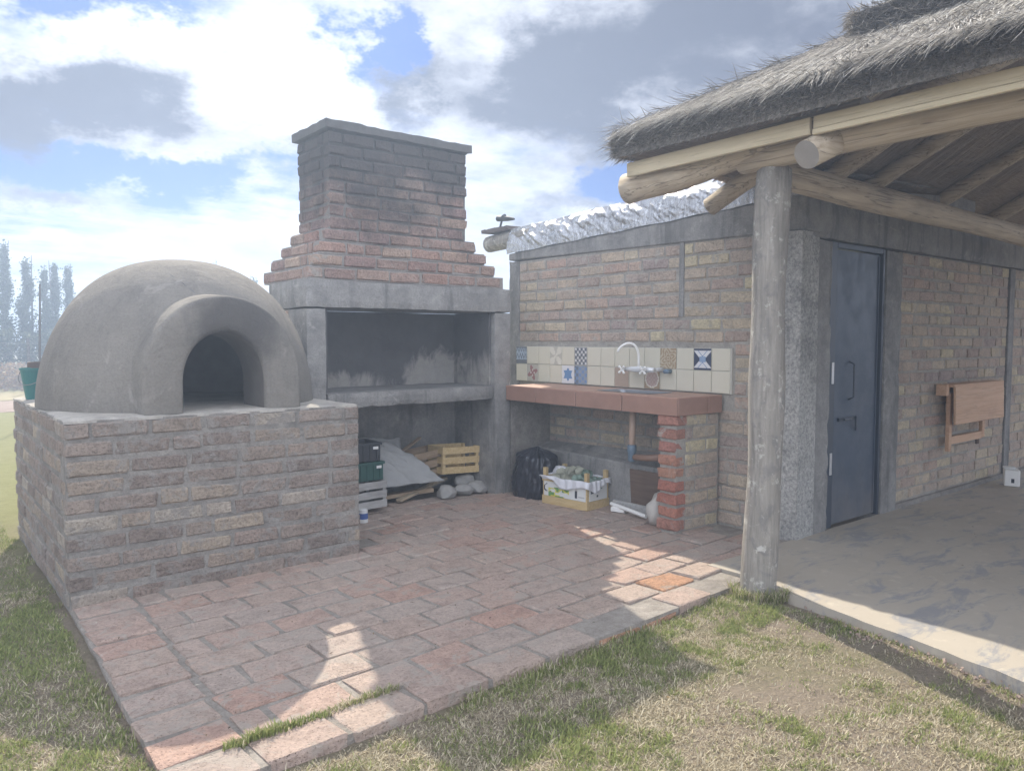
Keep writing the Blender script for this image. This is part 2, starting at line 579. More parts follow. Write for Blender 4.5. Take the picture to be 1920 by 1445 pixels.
def firebox_mat():
    n = NT('sooty_firebox_wall', 0.95, 0.1)
    soot = n.mix(n.noise(5), (0.075, 0.073, 0.074), (0.14, 0.135, 0.133))
    # burnt-clean pale patches low on the back wall
    dx = n.math('MULTIPLY', n.math('SUBTRACT', n.xyz(0), 4.02), 2.3)
    dz = n.math('MULTIPLY', n.math('SUBTRACT', n.xyz(2), 1.00), 2.5)
    r = n.math('ADD', n.math('MULTIPLY', dx, dx), n.math('MULTIPLY', dz, dz))
    dx2 = n.math('MULTIPLY', n.math('SUBTRACT', n.xyz(0), 3.15), 1.5)
    dz2 = n.math('MULTIPLY', n.math('SUBTRACT', n.xyz(2), 1.0), 5.0)
    r2 = n.math('ADD', n.math('MULTIPLY', dx2, dx2), n.math('MULTIPLY', dz2, dz2))
    r = n.math('MINIMUM', r, n.math('ADD', r2, 0.25))
    r = n.math('ADD', r, n.math('MULTIPLY', n.math('SUBTRACT', n.noise(5, 6, 0.7, 0.6, sc=(1, 1, 0.45)), 0.5), 2.3))
    c = n.mix(n.step(r, 0.25, 0.85, 0.9, 0.0), soot, n.mix(n.noise(16, 5, 0.7), (0.26, 0.245, 0.225), (0.44, 0.41, 0.365)))
    n.col(c)
    n.bump(n.noise(20, 6, 0.7), 0.5, 0.02)
    return n.m
M_FIRE = firebox_mat()

def wood_mat(name, c0, c1, c2, axis=0, scale=6.0, rough=0.75, vec=None, knots=True):
    n = NT(name, rough, 0.2)
    sc = [14, 14, 14]
    sc[axis] = 0.9
    o = n.obj() if vec == 'obj' else n.pos()
    g = n.noise(scale, 5, 0.6, 0.6, vec=o, sc=tuple(sc))
    c = n.ramp(g, [(0.25, c0), (0.5, c1), (0.75, c2)])
    c = n.mix(n.step(n.noise(3.0, 4, 0.6), 0.45, 0.8, 0, 0.4), c, tuple(v * 0.62 for v in c0))
    if knots:
        ks = [3.5, 3.5, 3.5]
        ks[axis] = 1.6
        k = n.voro(1.0, vec=n.mapv(o, tuple(ks)))
        c = n.mix(n.step(k, 0.05, 0.13, 0.75, 0.0), c, tuple(v * 0.35 for v in c0))
    # drying checks along the grain
    sc2 = [9, 9, 9]
    sc2[axis] = 0.35
    ck = n.noise(scale * 0.9, 3, 0.5, 0.3, vec=o, sc=tuple(sc2), off=(3, 5, 7))
    line = n.step(n.math('ABSOLUTE', n.math('SUBTRACT', ck, 0.52)), 0.004, 0.016, 0.55 if rough > 0.7 and knots else 0.2, 0.0)
    c = n.mix(line, c, tuple(v * 0.3 for v in c0))
    n.col(c)
    n.bump(n.math('SUBTRACT', g, line), 0.5, 0.006)
    return n.m
M_LOG_X = wood_mat('peeled_log_x', (0.33, 0.25, 0.17), (0.50, 0.415, 0.30), (0.62, 0.53, 0.40), 0, 2.5)
M_LOG_Y = wood_mat('peeled_log_y', (0.33, 0.25, 0.17), (0.50, 0.415, 0.30), (0.62, 0.53, 0.40), 1, 2.5)
M_FASCIA = wood_mat('fascia_board_wood', (0.50, 0.42, 0.27), (0.60, 0.51, 0.34), (0.66, 0.57, 0.40), 1, 3.0, knots=False)
def post_mat():
    n = NT('weathered_post_wood', 0.9, 0.15)
    g = n.noise(3.0, 6, 0.65, 0.5, sc=(9, 9, 1.1))
    c = n.ramp(g, [(0.3, (0.20, 0.185, 0.16)), (0.55, (0.31, 0.285, 0.25)), (0.75, (0.41, 0.38, 0.335))])
    b = n.noise(9, 6, 0.7, 0.8, sc=(1, 1, 0.7))
    c = n.mix(n.step(b, 0.48, 0.66, 0, 0.75), c, (0.19, 0.18, 0.17))
    c = n.mix(n.step(n.noise(14, 5, 0.7, off=(4, 4, 4)), 0.56, 0.68, 0, 0.8), c, (0.52, 0.50, 0.45))
    k = n.voro(1.0, vec=n.mapv(n.pos(), (4.0, 4.0, 1.3)))
    c = n.mix(n.step(k, 0.04, 0.10, 0.6, 0.0), c, (0.50, 0.46, 0.38))
    n.col(c)
    n.bump(n.math('ADD', n.math('ADD', g, b), n.math('MULTIPLY', n.noise(55, 4, 0.7, sc=(1, 1, 0.5)), 0.5)), 0.8, 0.012)
    return n.m
M_POST = post_mat()
M_CRATE = wood_mat('fresh_crate_wood', (0.47, 0.33, 0.155), (0.56, 0.42, 0.215), (0.62, 0.48, 0.27), 1, 3.0, knots=False)
M_CRATE_B = wood_mat('brown_crate_wood', (0.27, 0.195, 0.125), (0.36, 0.27, 0.18), (0.42, 0.32, 0.22), 0, 3.0, knots=False)
M_CRATE_G = wood_mat('grey_crate_wood', (0.29, 0.28, 0.26), (0.40, 0.39, 0.37), (0.47, 0.46, 0.44), 0, 3.0, knots=False)
M_PLANK = wood_mat('weathered_plank_wood', (0.25, 0.205, 0.15), (0.37, 0.30, 0.21), (0.45, 0.38, 0.27), 0, 3.0)
M_TABLE = wood_mat('pine_board', (0.46, 0.275, 0.165), (0.55, 0.35, 0.22), (0.61, 0.41, 0.27), 0, 2.2, rough=0.6)
M_BROWNB = wood_mat('dark_brown_board', (0.10, 0.065, 0.045), (0.14, 0.095, 0.07), (0.17, 0.12, 0.09), 1, 2.0, knots=False)

def log_end():
    n = NT('cut_log_end', 0.85, 0.15)
    o = n.obj()
    c = n.mix(n.noise(12, 4, 0.6), (0.23, 0.205, 0.175), (0.35, 0.315, 0.27))
    c = n.mix(n.step(n.noise(3.5, 4, 0.6), 0.4, 0.7, 0, 0.5), c, (0.24, 0.225, 0.21))
    n.col(c)
    n.bump(n.noise(60, 4, 0.6), 0.3, 0.01)
    return n.m
M_LOGEND = log_end()

def thatch_mat(name, c0, c1, c2):
    n = NT(name, 0.9, 0.15)
    r = n.rand(True)
    c = n.ramp(r, [(0.0, c0), (0.5, c1), (1.0, c2)])
    n.col(n.mix(n.step(n.noise(1.6, 5, 0.6), 0.4, 0.7, 0, 0.45), c, c0))
    return n.m
M_STRAW = thatch_mat('sun_bleached_straw', (0.22, 0.195, 0.165), (0.45, 0.42, 0.37), (0.72, 0.69, 0.63))
M_STRAW_E = thatch_mat('cut_straw_ends', (0.13, 0.115, 0.098), (0.28, 0.25, 0.21), (0.52, 0.47, 0.40))
M_STRAW_U = thatch_mat('inner_straw', (0.25, 0.195, 0.14), (0.36, 0.285, 0.21), (0.45, 0.365, 0.27))
def thatch_core():
    n = NT('packed_thatch', 0.95, 0.1)
    g = n.noise(45, 5, 0.7)
    n.col(n.ramp(g, [(0.3, (0.09, 0.08, 0.07)), (0.7, (0.42, 0.38, 0.33))]))
    n.bump(g, 1.0, 0.03)
    return n.m
M_THATCH = thatch_core()
def thatch_under():
    n = NT('reed_underside', 0.95, 0.1)
    g = n.noise(5, 5, 0.65, 0.2, sc=(1.2, 22, 22))
    g2 = n.noise(1.5, 4, 0.6)
    c = n.ramp(g, [(0.3, (0.19, 0.145, 0.10)), (0.55, (0.34, 0.265, 0.19)), (0.75, (0.44, 0.35, 0.255))])
    n.col(n.mix(n.step(g2, 0.4, 0.7, 0, 0.4), c, (0.15, 0.115, 0.085)))
    n.bump(g, 0.9, 0.03)
    return n.m
M_UNDER = thatch_under()

def foil():
    n = NT('crumpled_foil', 0.20, 0.5)
    n.b.inputs['Metallic'].default_value = 1.0
    n.col(n.mix(n.noise(6, 5, 0.65), (0.42, 0.43, 0.45), (0.72, 0.73, 0.74)))
    h = n.math('ADD', n.noise(11, 6, 0.72, 1.6, sc=(1, 1.5, 0.4)), n.math('MULTIPLY', n.voro(22, vec=n.mapv(n.pos(), (1, 1.6, 0.45), rot=(0.5, 0, 0))), 0.3))
    n.bump(h, 0.7, 0.04)
    return n.m
M_FOIL = foil()

def plain(name, c, rough=0.6, spec=0.4, metal=0.0, var=0.12, scale=20, bump=0.0, bscale=60):
    n = NT(name, rough, spec)
    n.b.inputs['Metallic'].default_value = metal
    n.col(n.mix(n.noise(scale, 5, 0.6), tuple(v * (1 - var) for v in c), tuple(min(1, v * (1 + var)) for v in c)))
    if bump > 0:
        n.bump(n.noise(bscale, 4, 0.6), bump, 0.01)
    return n.m
def door_mat():
    n = NT('slate_blue_painted_steel', 0.42, 0.45)
    c = n.mix(n.noise(4, 6, 0.65), (0.026, 0.042, 0.068), (0.044, 0.066, 0.10))
    dust = n.math('ADD', n.xyz(2), n.math('MULTIPLY', n.math('SUBTRACT', n.noise(6, 6, 0.7, sc=(1, 1, 0.4)), 0.5), 0.9))
    c = n.mix(n.step(dust, -0.1, 0.55, 0.55, 0.0), c, (0.17, 0.15, 0.13))
    scr = n.noise(26, 4, 0.7, 0.3, sc=(2.2, 1, 0.12))
    c = n.mix(n.step(scr, 0.68, 0.74, 0, 0.25), c, (0.20, 0.22, 0.24))
    c = n.mix(n.step(n.noise(15, 5, 0.7, off=(5, 5, 5)), 0.68, 0.74, 0, 0.6), c, (0.16, 0.09, 0.06))
    n.col(c)
    n.rough(n.step(n.noise(7, 5, 0.65), 0.3, 0.7, 0.40, 0.58))
    n.bump(n.noise(2.5, 3, 0.5), 0.2, 0.02)
    return n.m
M_DOOR = door_mat()
M_DOORF = plain('dark_steel_frame', (0.028, 0.038, 0.055), 0.45, 0.45)
M_STEEL = plain('worn_steel', (0.52, 0.52, 0.52), 0.4, 0.5, 0.7)
M_WHITEP = plain('white_plastic', (0.80, 0.79, 0.75), 0.35, 0.5, var=0.05)
M_CHROME = plain('white_enamel_tap', (0.72, 0.73, 0.73), 0.25, 0.5, 0.25, var=0.05)
M_TILE = plain('cream_glazed_tile', (0.60, 0.565, 0.455), 0.22, 0.5, var=0.05, scale=6)
M_GROUT = plain('tile_grout', (0.50, 0.48, 0.42), 0.9, 0.1)
M_CLAYT = plain('red_clay_tile', (0.31, 0.178, 0.13), 0.5, 0.35, var=0.22, scale=9)
M_CLAYTOP = plain('worn_clay_counter_tile', (0.42, 0.255, 0.185), 0.55, 0.3, var=0.22, scale=8)
M_BASIN = plain('sink_basin_steel', (0.33, 0.34, 0.36), 0.35, 0.5, 0.6)
M_PIPE = plain('beige_drain_pipe', (0.55, 0.40, 0.30), 0.5, 0.4)
M_PIPEB = plain('blue_grey_pipe_joint', (0.14, 0.20, 0.26), 0.45, 0.4)
M_PIPEBR = plain('brown_pipe_elbow', (0.27, 0.16, 0.11), 0.5, 0.4)
M_GREENB = plain('green_bucket_plastic', (0.022, 0.13, 0.125), 0.4, 0.45)
M_BROWNPOT = plain('brown_pot_rim', (0.10, 0.075, 0.065), 0.6, 0.3)
M_BAG = plain('black_polythene', (0.030, 0.032, 0.040), 0.30, 0.5, bump=0.9, bscale=22)
M_SHEET = plain('grey_dusty_sheet', (0.33, 0.33, 0.32), 0.85, 0.2, var=0.2, scale=7, bump=0.3, bscale=25)
M_LINER = plain('translucent_white_liner', (0.66, 0.66, 0.68), 0.45, 0.4, var=0.08)
M_BLKCR = plain('black_plastic_crate', (0.03, 0.032, 0.036), 0.45, 0.4)
M_GRNCR = plain('dark_green_plastic_crate', (0.02, 0.075, 0.06), 0.45, 0.4)
M_WHITEL = plain('white_paper_label', (0.66, 0.66, 0.64), 0.7, 0.2)
M_STONE = plain('grey_rubble_stone', (0.31, 0.30, 0.28), 0.95, 0.1, var=0.25, scale=12, bump=0.8, bscale=18)
M_SACK = plain('pale_woven_sack', (0.46, 0.43, 0.385), 0.9, 0.1, var=0.12, scale=30, bump=0.4, bscale=120)
M_CONE = plain('pale_cone_scales', (0.36, 0.36, 0.285), 0.85, 0.15, var=0.35, scale=45)
M_CONE2 = plain('greenish_cone_scales', (0.22, 0.29, 0.235), 0.85, 0.15, var=0.35, scale=45)
M_BLACK = plain('black_paint', (0.025, 0.025, 0.028), 0.5, 0.3)
M_WIRE = plain('galvanised_wire', (0.22, 0.22, 0.22), 0.6, 0.3, 0.3)
M_FPOST = plain('dark_fence_post', (0.085, 0.075, 0.065), 0.9, 0.1)
M_ASH = plain('grey_ash', (0.17, 0.165, 0.16), 0.95, 0.05, var=0.35, scale=14, bump=0.6, bscale=30)
M_CAP = plain('sooty_chimney_cap', (0.085, 0.08, 0.076), 0.95, 0.1, var=0.3, scale=8, bump=0.5, bscale=22)

def vcol_mat(name, rough=0.3, spec=0.45):
    n = NT(name, rough, spec)
    n.col(n.attr('Col'))
    return n.m
M_PRINT_T = vcol_mat('printed_tile_glaze', 0.25)
M_PRINT_P = vcol_mat('printed_paper', 0.7, 0.2)

def slab_mat():
    n = NT('worn_cement_floor', 0.7, 0.3)
    c = n.mix(n.noise(1.6, 6, 0.6, 0.4), (0.34, 0.30, 0.245), (0.46, 0.41, 0.335))
    c = n.mix(n.step(n.noise(3.6, 7, 0.7, 0.6, sc=(0.7, 1.9, 1), off=(4, 2, 0)), 0.50, 0.62, 0, 0.75), c, (0.235, 0.24, 0.255))
    c = n.mix(n.step(n.noise(9, 5, 0.65, off=(1, 8, 0)), 0.56, 0.7, 0, 0.5), c, (0.52, 0.47, 0.37))
    n.col(c)
    n.rough(n.step(n.noise(3, 4), 0.3, 0.7, 0.55, 0.85))
    n.bump(n.math('ADD', n.noise(14, 6, 0.65), n.math('MULTIPLY', n.noise(90, 3), 0.3)), 0.25, 0.01)
    return n.m
M_SLAB = slab_mat()

def ground_mat():
    n = NT('dry_lawn_soil', 0.98, 0.05)
    a = n.noise(1.1, 6, 0.65, 0.3)
    c = n.mix(n.noise(30, 5, 0.7), (0.19, 0.155, 0.12), (0.46, 0.385, 0.295))
    c = n.mix(n.step(a, 0.45, 0.66, 0, 0.6), c, n.mix(n.noise(28, 5, 0.7), (0.11, 0.13, 0.05), (0.36, 0.35, 0.17)))
    # the watered lawn behind the oven is greener
    lush = n.mix(n.noise(9, 6, 0.7), (0.22, 0.235, 0.085), (0.42, 0.40, 0.19))
    c = n.mix(n.step(n.math('ADD', n.xyz(1), n.math('MULTIPLY', n.noise(0.9, 4), 3.0)), 6.5, 9.5, 0, 0.85), c, lush)
    n.col(c)
    n.bump(n.math('ADD', n.noise(12, 6, 0.7), n.math('MULTIPLY', n.noise(75, 4, 0.7), 0.8)), 1.0, 0.04)
    return n.m
M_GROUND = ground_mat()
M_DIRT = mortar_mat('pinkish_dirt', (0.30, 0.225, 0.18), (0.42, 0.33, 0.27), 0.8, bump=0.5)
def field_mat():
    n = NT('dry_pasture', 0.98, 0.05)
    c = n.mix(n.noise(0.5, 6, 0.7), (0.33, 0.28, 0.165), (0.46, 0.39, 0.24))
    n.col(n.mix(n.step(n.noise(0.16, 5, 0.6, off=(4, 0, 0)), 0.45, 0.65, 0, 0.6), c, (0.20, 0.22, 0.10)))
    n.bump(n.noise(6, 5, 0.7), 0.8, 0.1)
    return n.m
M_FIELD = field_mat()

def blade_mat():
    n = NT('grass_blades', 0.7, 0.25)
    n.col(n.attr('Col'))
    n.b.inputs['Subsurface Weight'].default_value = 0.0
    t = n.N.new('ShaderNodeBsdfTranslucent')
    n.L.new(n.attr('Col'), t.inputs[0])
    mx = n.N.new('ShaderNodeMixShader')
    mx.inputs[0].default_value = 0.35
    n.L.new(n.b.outputs[0], mx.inputs[1])
    n.L.new(t.outputs[0], mx.inputs[2])
    n.L.new(mx.outputs[0], n.N['Material Output'].inputs[0])
    return n.m
M_BLADE = blade_mat()
def leaf_mat(name, stops):
    n = NT(name, 0.6, 0.25)
    c = n.ramp(n.rand(True), stops)
    n.col(c)
    t = n.N.new('ShaderNodeBsdfTranslucent')
    n.L.new(c, t.inputs[0])
    mx = n.N.new('ShaderNodeMixShader')
    mx.inputs[0].default_value = 0.3
    n.L.new(n.b.outputs[0], mx.inputs[1])
    n.L.new(t.outputs[0], mx.inputs[2])
    n.L.new(mx.outputs[0], n.N['Material Output'].inputs[0])
    return n.m
M_LEAF = leaf_mat('poplar_leaves', [(0, (0.03, 0.05, 0.028)), (0.6, (0.055, 0.085, 0.045)), (1, (0.09, 0.12, 0.06))])
M_HEDGE = leaf_mat('hedge_leaves', [(0, (0.05, 0.07, 0.04)), (0.6, (0.09, 0.11, 0.06)), (1, (0.14, 0.15, 0.085))])
M_REED = leaf_mat('dry_weeds', [(0, (0.24, 0.16, 0.10)), (0.6, (0.33, 0.23, 0.14)), (1, (0.40, 0.30, 0.19))])
M_BARK = plain('poplar_bark', (0.14, 0.12, 0.10), 0.95, 0.1, var=0.3)

# ------------------------------------------------------------------ ground, paving, floor
def ground():
    mb = MB()
    xs = list(np.linspace(-2, 5.5, 76)) + [9, 16, 30, 60, 120, 300, 900]
    xs = [-900, -300, -100, -40, -14, -5] + xs
    ys = [-900, -300, -100, -40, -14, -5] + list(np.linspace(-1.5, 9, 106)) + [12, 18, 30, 60, 120, 300, 900]
    X, Y = np.meshgrid(xs, ys)
    near = np.clip(1 - (np.hypot(X - 2, Y - 3) - 5) / 6, 0, 1)
    Zg = -0.040 + near * (0.045 * (fbm(X, Y, 3, 1.3) - 0.5) + 0.022 * (fbm(X, Y, 9, 5.0) - 0.5))
    # scuffed hollow beside the floor slab, slight fall under paving and slab
    Zg -= 0.010 * np.exp(-((X - 3.35) / 0.3) ** 2) * (Y < 2.4)
    inside = ((X > 0.75) & (Y > 2.62) & (X < 5.2) & (Y < 7)) | ((X > 4.0) & (Y < 3.2) & (X < 13))
    Zg = np.where(inside, np.minimum(Zg, -0.12), Zg)
    h, w = X.shape
    vs = np.stack([X.ravel(), Y.ravel(), Zg.ravel()], 1)
    fs = [(j * w + i, j * w + i + 1, (j + 1) * w + i + 1, (j + 1) * w + i) for j in range(h - 1) for i in range(w - 1)]
    mb.add([tuple(q) for q in vs], fs)
    o = mb.build('ground', M_GROUND, smooth=True)
    tag(o, 'dry lawn soil in front of the paving', kind='structure')
    for nm, y0, y1, z, m, lb in (('dirt_track', 17.5, 21.0, -0.034, M_DIRT, 'pinkish bare earth track beyond the lawn'), ('dry_field', 21.0, 300, -0.030, M_FIELD, 'straw coloured pasture out to the poplars')):
        mb = MB()
        n = 40
        def fn(u, v):
            x = -120 + 260 * u
            yy = y0 + (y1 - y0) * v + (0.8 * math.sin(x * 0.35) + 0.5 * math.sin(x * 0.9)) * (1 if v < 0.01 else (0.8 if v > 0.99 else 0))
            return (x, yy, z)
        mb.grid(fn, n * 3, 2)
        tag(mb.build(nm, m), lb, kind='structure')
ground()

def brick_meshes(name, L, D, H, mat, n=8, bev=0.008, jit=0.0035):
    out = []
    for k in range(n):
        mb = MB().box((0, 0, 0), (L, D, H))
        me = mb.mesh(name, mat, bevel=bev)
        for v in me.vertices:
            v.co += Vector((random.uniform(-jit, jit) * 1.6, random.uniform(-jit, jit), random.uniform(-jit, jit)))
        me.update()
        out.append(me)
    return out

def courses(origin, u, nrm, length, z0, z1, ch, bl, gap=0.018, proud=0.008, pj=0.004, allow=None, seed=0, lenj=0.06):
    """brick placements on one wall face: list of (centre, length, rotz)"""
    rnd = random.Random(seed)
    u = Vector(u); nrm = Vector(nrm); origin = Vector(origin)
    rz = math.atan2(u.y, u.x)
    out = []
    k = 0
    n = max(1, int(round((z1 - z0) / ch)))
    ch = (z1 - z0) / n
    for k in range(n):
        zc = z0 + (k + 0.5) * ch
        a = -(bl / 2 if k % 2 else 0.0) - rnd.uniform(0, 0.05)
        while a < length:
            b = a + bl * (1 + rnd.uniform(-lenj, lenj))
            if rnd.random() < 0.09:
                b = a + bl * 0.55
            ivs = [(max(a, 0), min(b, length))]
            if allow:
                ivs = allow(ivs[0][0], ivs[0][1], zc)
            for (s, e) in ivs:
                if e - s > 0.055:
                    c = origin + u * ((s + e) / 2) + nrm * (proud + rnd.uniform(-pj, pj)) + Vector((0, 0, zc + rnd.uniform(-0.003, 0.003)))
                    out.append((c, e - s - gap, rz + rnd.uniform(-0.012, 0.012), nrm))
            a = b
    return out

def put_bricks(parent, places, meshes, L, D, name='brick', mats=None):
    objs = []
    for c, ln, rz, nrm in places:
        o = bpy.data.objects.new(name, random.choice(meshes))
        o.location = c - nrm * (D / 2)
        o.rotation_euler = (random.uniform(-0.012, 0.012), random.uniform(-0.008, 0.008), rz + (math.pi if random.random() < 0.5 else 0))
        o.scale = (ln / L, 1, random.uniform(0.94, 1.04))
        link(o, parent)
        objs.append(o)
    return objs

def cutout(rects):
    """allow() that removes rectangles (u0,u1,z0,z1) from a face"""
    def f(a, b, z):
        ivs = [(a, b)]
        for (u0, u1, z0, z1) in rects:
            if z0 < z < z1:
                nx = []
                for s, e in ivs:
                    if e <= u0 or s >= u1:
                        nx.append((s, e))
                    else:
                        if s < u0: nx.append((s, u0))
                        if e > u1: nx.append((u1, e))
                ivs = nx
        return [(s, e) for s, e in ivs if e > s]
    return f

def paving():
    mb = MB()
    A = R(2.9)
    c, s = math.cos(A), math.sin(A)
    def W(x, y, z=0.0):
        dx, dy = x - 1.5, y - 2.49
        return (1.5 + c * dx - s * dy, 2.49 + s * dx + c * dy, z)
    # mortar bed follows the paved outline
    pts = [W(0.64, 2.50), W(3.75, 2.50), (3.93, 2.66), (3.93, 2.93), (4.97, 2.93), (4.97, 6.35), (2.42, 6.35), (2.42, 4.66), (0.69, 4.60)]
    top = [(p[0], p[1], -0.011) for p in pts]
    bot = [(p[0], p[1], -0.20) for p in pts]
    k = len(pts)
    mb.add(top + bot, [tuple(range(k))] + [(i, i + k, (i + 1) % k + k, (i + 1) % k) for i in range(k)])
    bed = mb.build('paving', M_BED)
    tag(bed, 'brick paved terrace with worn uneven pavers', kind='structure')
    PL, PW, PH = 0.305, 0.20, 0.07
    full = brick_meshes('paver_brick', PL, PW, PH, M_PAVER, 10, 0.007, 0.005)
    orange = brick_meshes('paver_brick', PL, PW, PH, M_PAVER_OR, 3, 0.008, 0.006)
    rnd = random.Random(5)
    px, py = 0.322, 0.215
    cnt = 0
    for r in range(18):
        y = 2.49 + 0.10 + r * py
        off = (px * 0.5 if r % 2 else 0.0) + rnd.uniform(-0.04, 0.04)
        xl = 0.63 + 0.085 * (y - 2.49)
        row = [(xl, xl + 0.28)]                               # stacked edge course on the lawn side
        a = xl + 0.305
        b = a + (px - off if off > 0.06 else px)
        while a < 5.0:
            row.append((a, b - 0.02))
            a = b
            b = a + px * (1 + rnd.uniform(-0.05, 0.05))
        for (a, b) in row:
            if b - a < 0.07:
                continue
            wx, wy, _ = W((a + b) / 2, y)
            if wy > 5.75 or (wx < 2.40 + 0.06 and wy > 4.62):
                continue
            if wx > 4.98 or (wx > 3.80 and wy < 2.72) or (wx + (b - a) / 2 > 4.97):
                continue
            if r == 0 and a > 3.35:
                continue
            isor = (r == 0 and 2.35 < a < 3.05)
            o = bpy.data.objects.new('paver_brick', rnd.choice(orange if isor or (r == 1 and 3.35 < a < 3.7) else full))
            sink = -0.028 if isor else rnd.uniform(-0.006, 0.004)
            o.location = (wx, wy, sink - PH / 2)
            o.rotation_euler = (rnd.uniform(-0.012, 0.012), rnd.uniform(-0.010, 0.010), A + rnd.uniform(-0.014, 0.014) + (math.pi if rnd.random() < 0.5 else 0))
            o.scale = ((b - a - 0.006) / PL, (0.182 if a < xl + 0.1 else 0.194 * rnd.uniform(0.97, 1.03)) / PW, 1)
            link(o, bed)
            cnt += 1
    return bed
PAVING = paving()

def floor_slab():
    mb = MB()
    def edge(t):
        y = 2.55 - t * 8.5
        x = 3.88 - 0.20 * min(3.0, max(0, 2.45 - y)) + 0.028 * (fbm(np.array([y]), np.array([0.3]), 21, 5.0)[0] - 0.5) * (2 if y < 1.9 else 0.6)
        return x, y
    n = 120
    top, bot = [], []
    for i in range(n + 1):
        x, y = edge(i / n)
        top.append((x, y, 0.006)); bot.append((x - 0.01, y, -0.3))
    # first bay up to the joint, second bay beyond it
    far = 6.545
    pts = top + [(far, top[-1][1], 0.006), (far, 2.938, 0.006), (3.95, 2.938, 0.006), (3.95, 2.56, 0.006)]
    ptb = bot + [(far, top[-1][1], -0.3), (far, 2.938, -0.3), (3.95, 2.938, -0.3), (3.95, 2.56, -0.3)]
    k = len(pts)
    mb.add(pts + ptb, [tuple(range(k))] + [(i, i + k, (i + 1) % k + k, (i + 1) % k) for i in range(k)])
    mb.span((6.556, -5.95, -0.3), (14.0, 2.938, 0.004))
    o = mb.build('concrete_floor', M_SLAB, bevel=0.0)
    tag(o, 'worn cement floor slab under the thatched roof', kind='structure')
    # broken mortar rubble along the slab lip
    rb = MB()
    for i in range(260):
        t = random.random()
        y = 2.2 - t * 3.4
        x, _ = edge((2.55 - y) / 8.5)
        s = random.uniform(0.004, 0.015)
        rb.box((x - abs(random.gauss(0, 0.05)) - 0.005, y, -0.055 + random.uniform(0, 0.03) + s * 0.3), (s * random.uniform(.7, 1.6), s, s * 0.7), (random.uniform(-1, 1), random.uniform(-1, 1), random.uniform(0, 3)), jit=s * 0.2)
    tag(rb.build('mortar_rubble', M_DIRT, fix=False), 'crumbs of broken mortar along the slab edge', 'rubble', kind='stuff')
floor_slab()

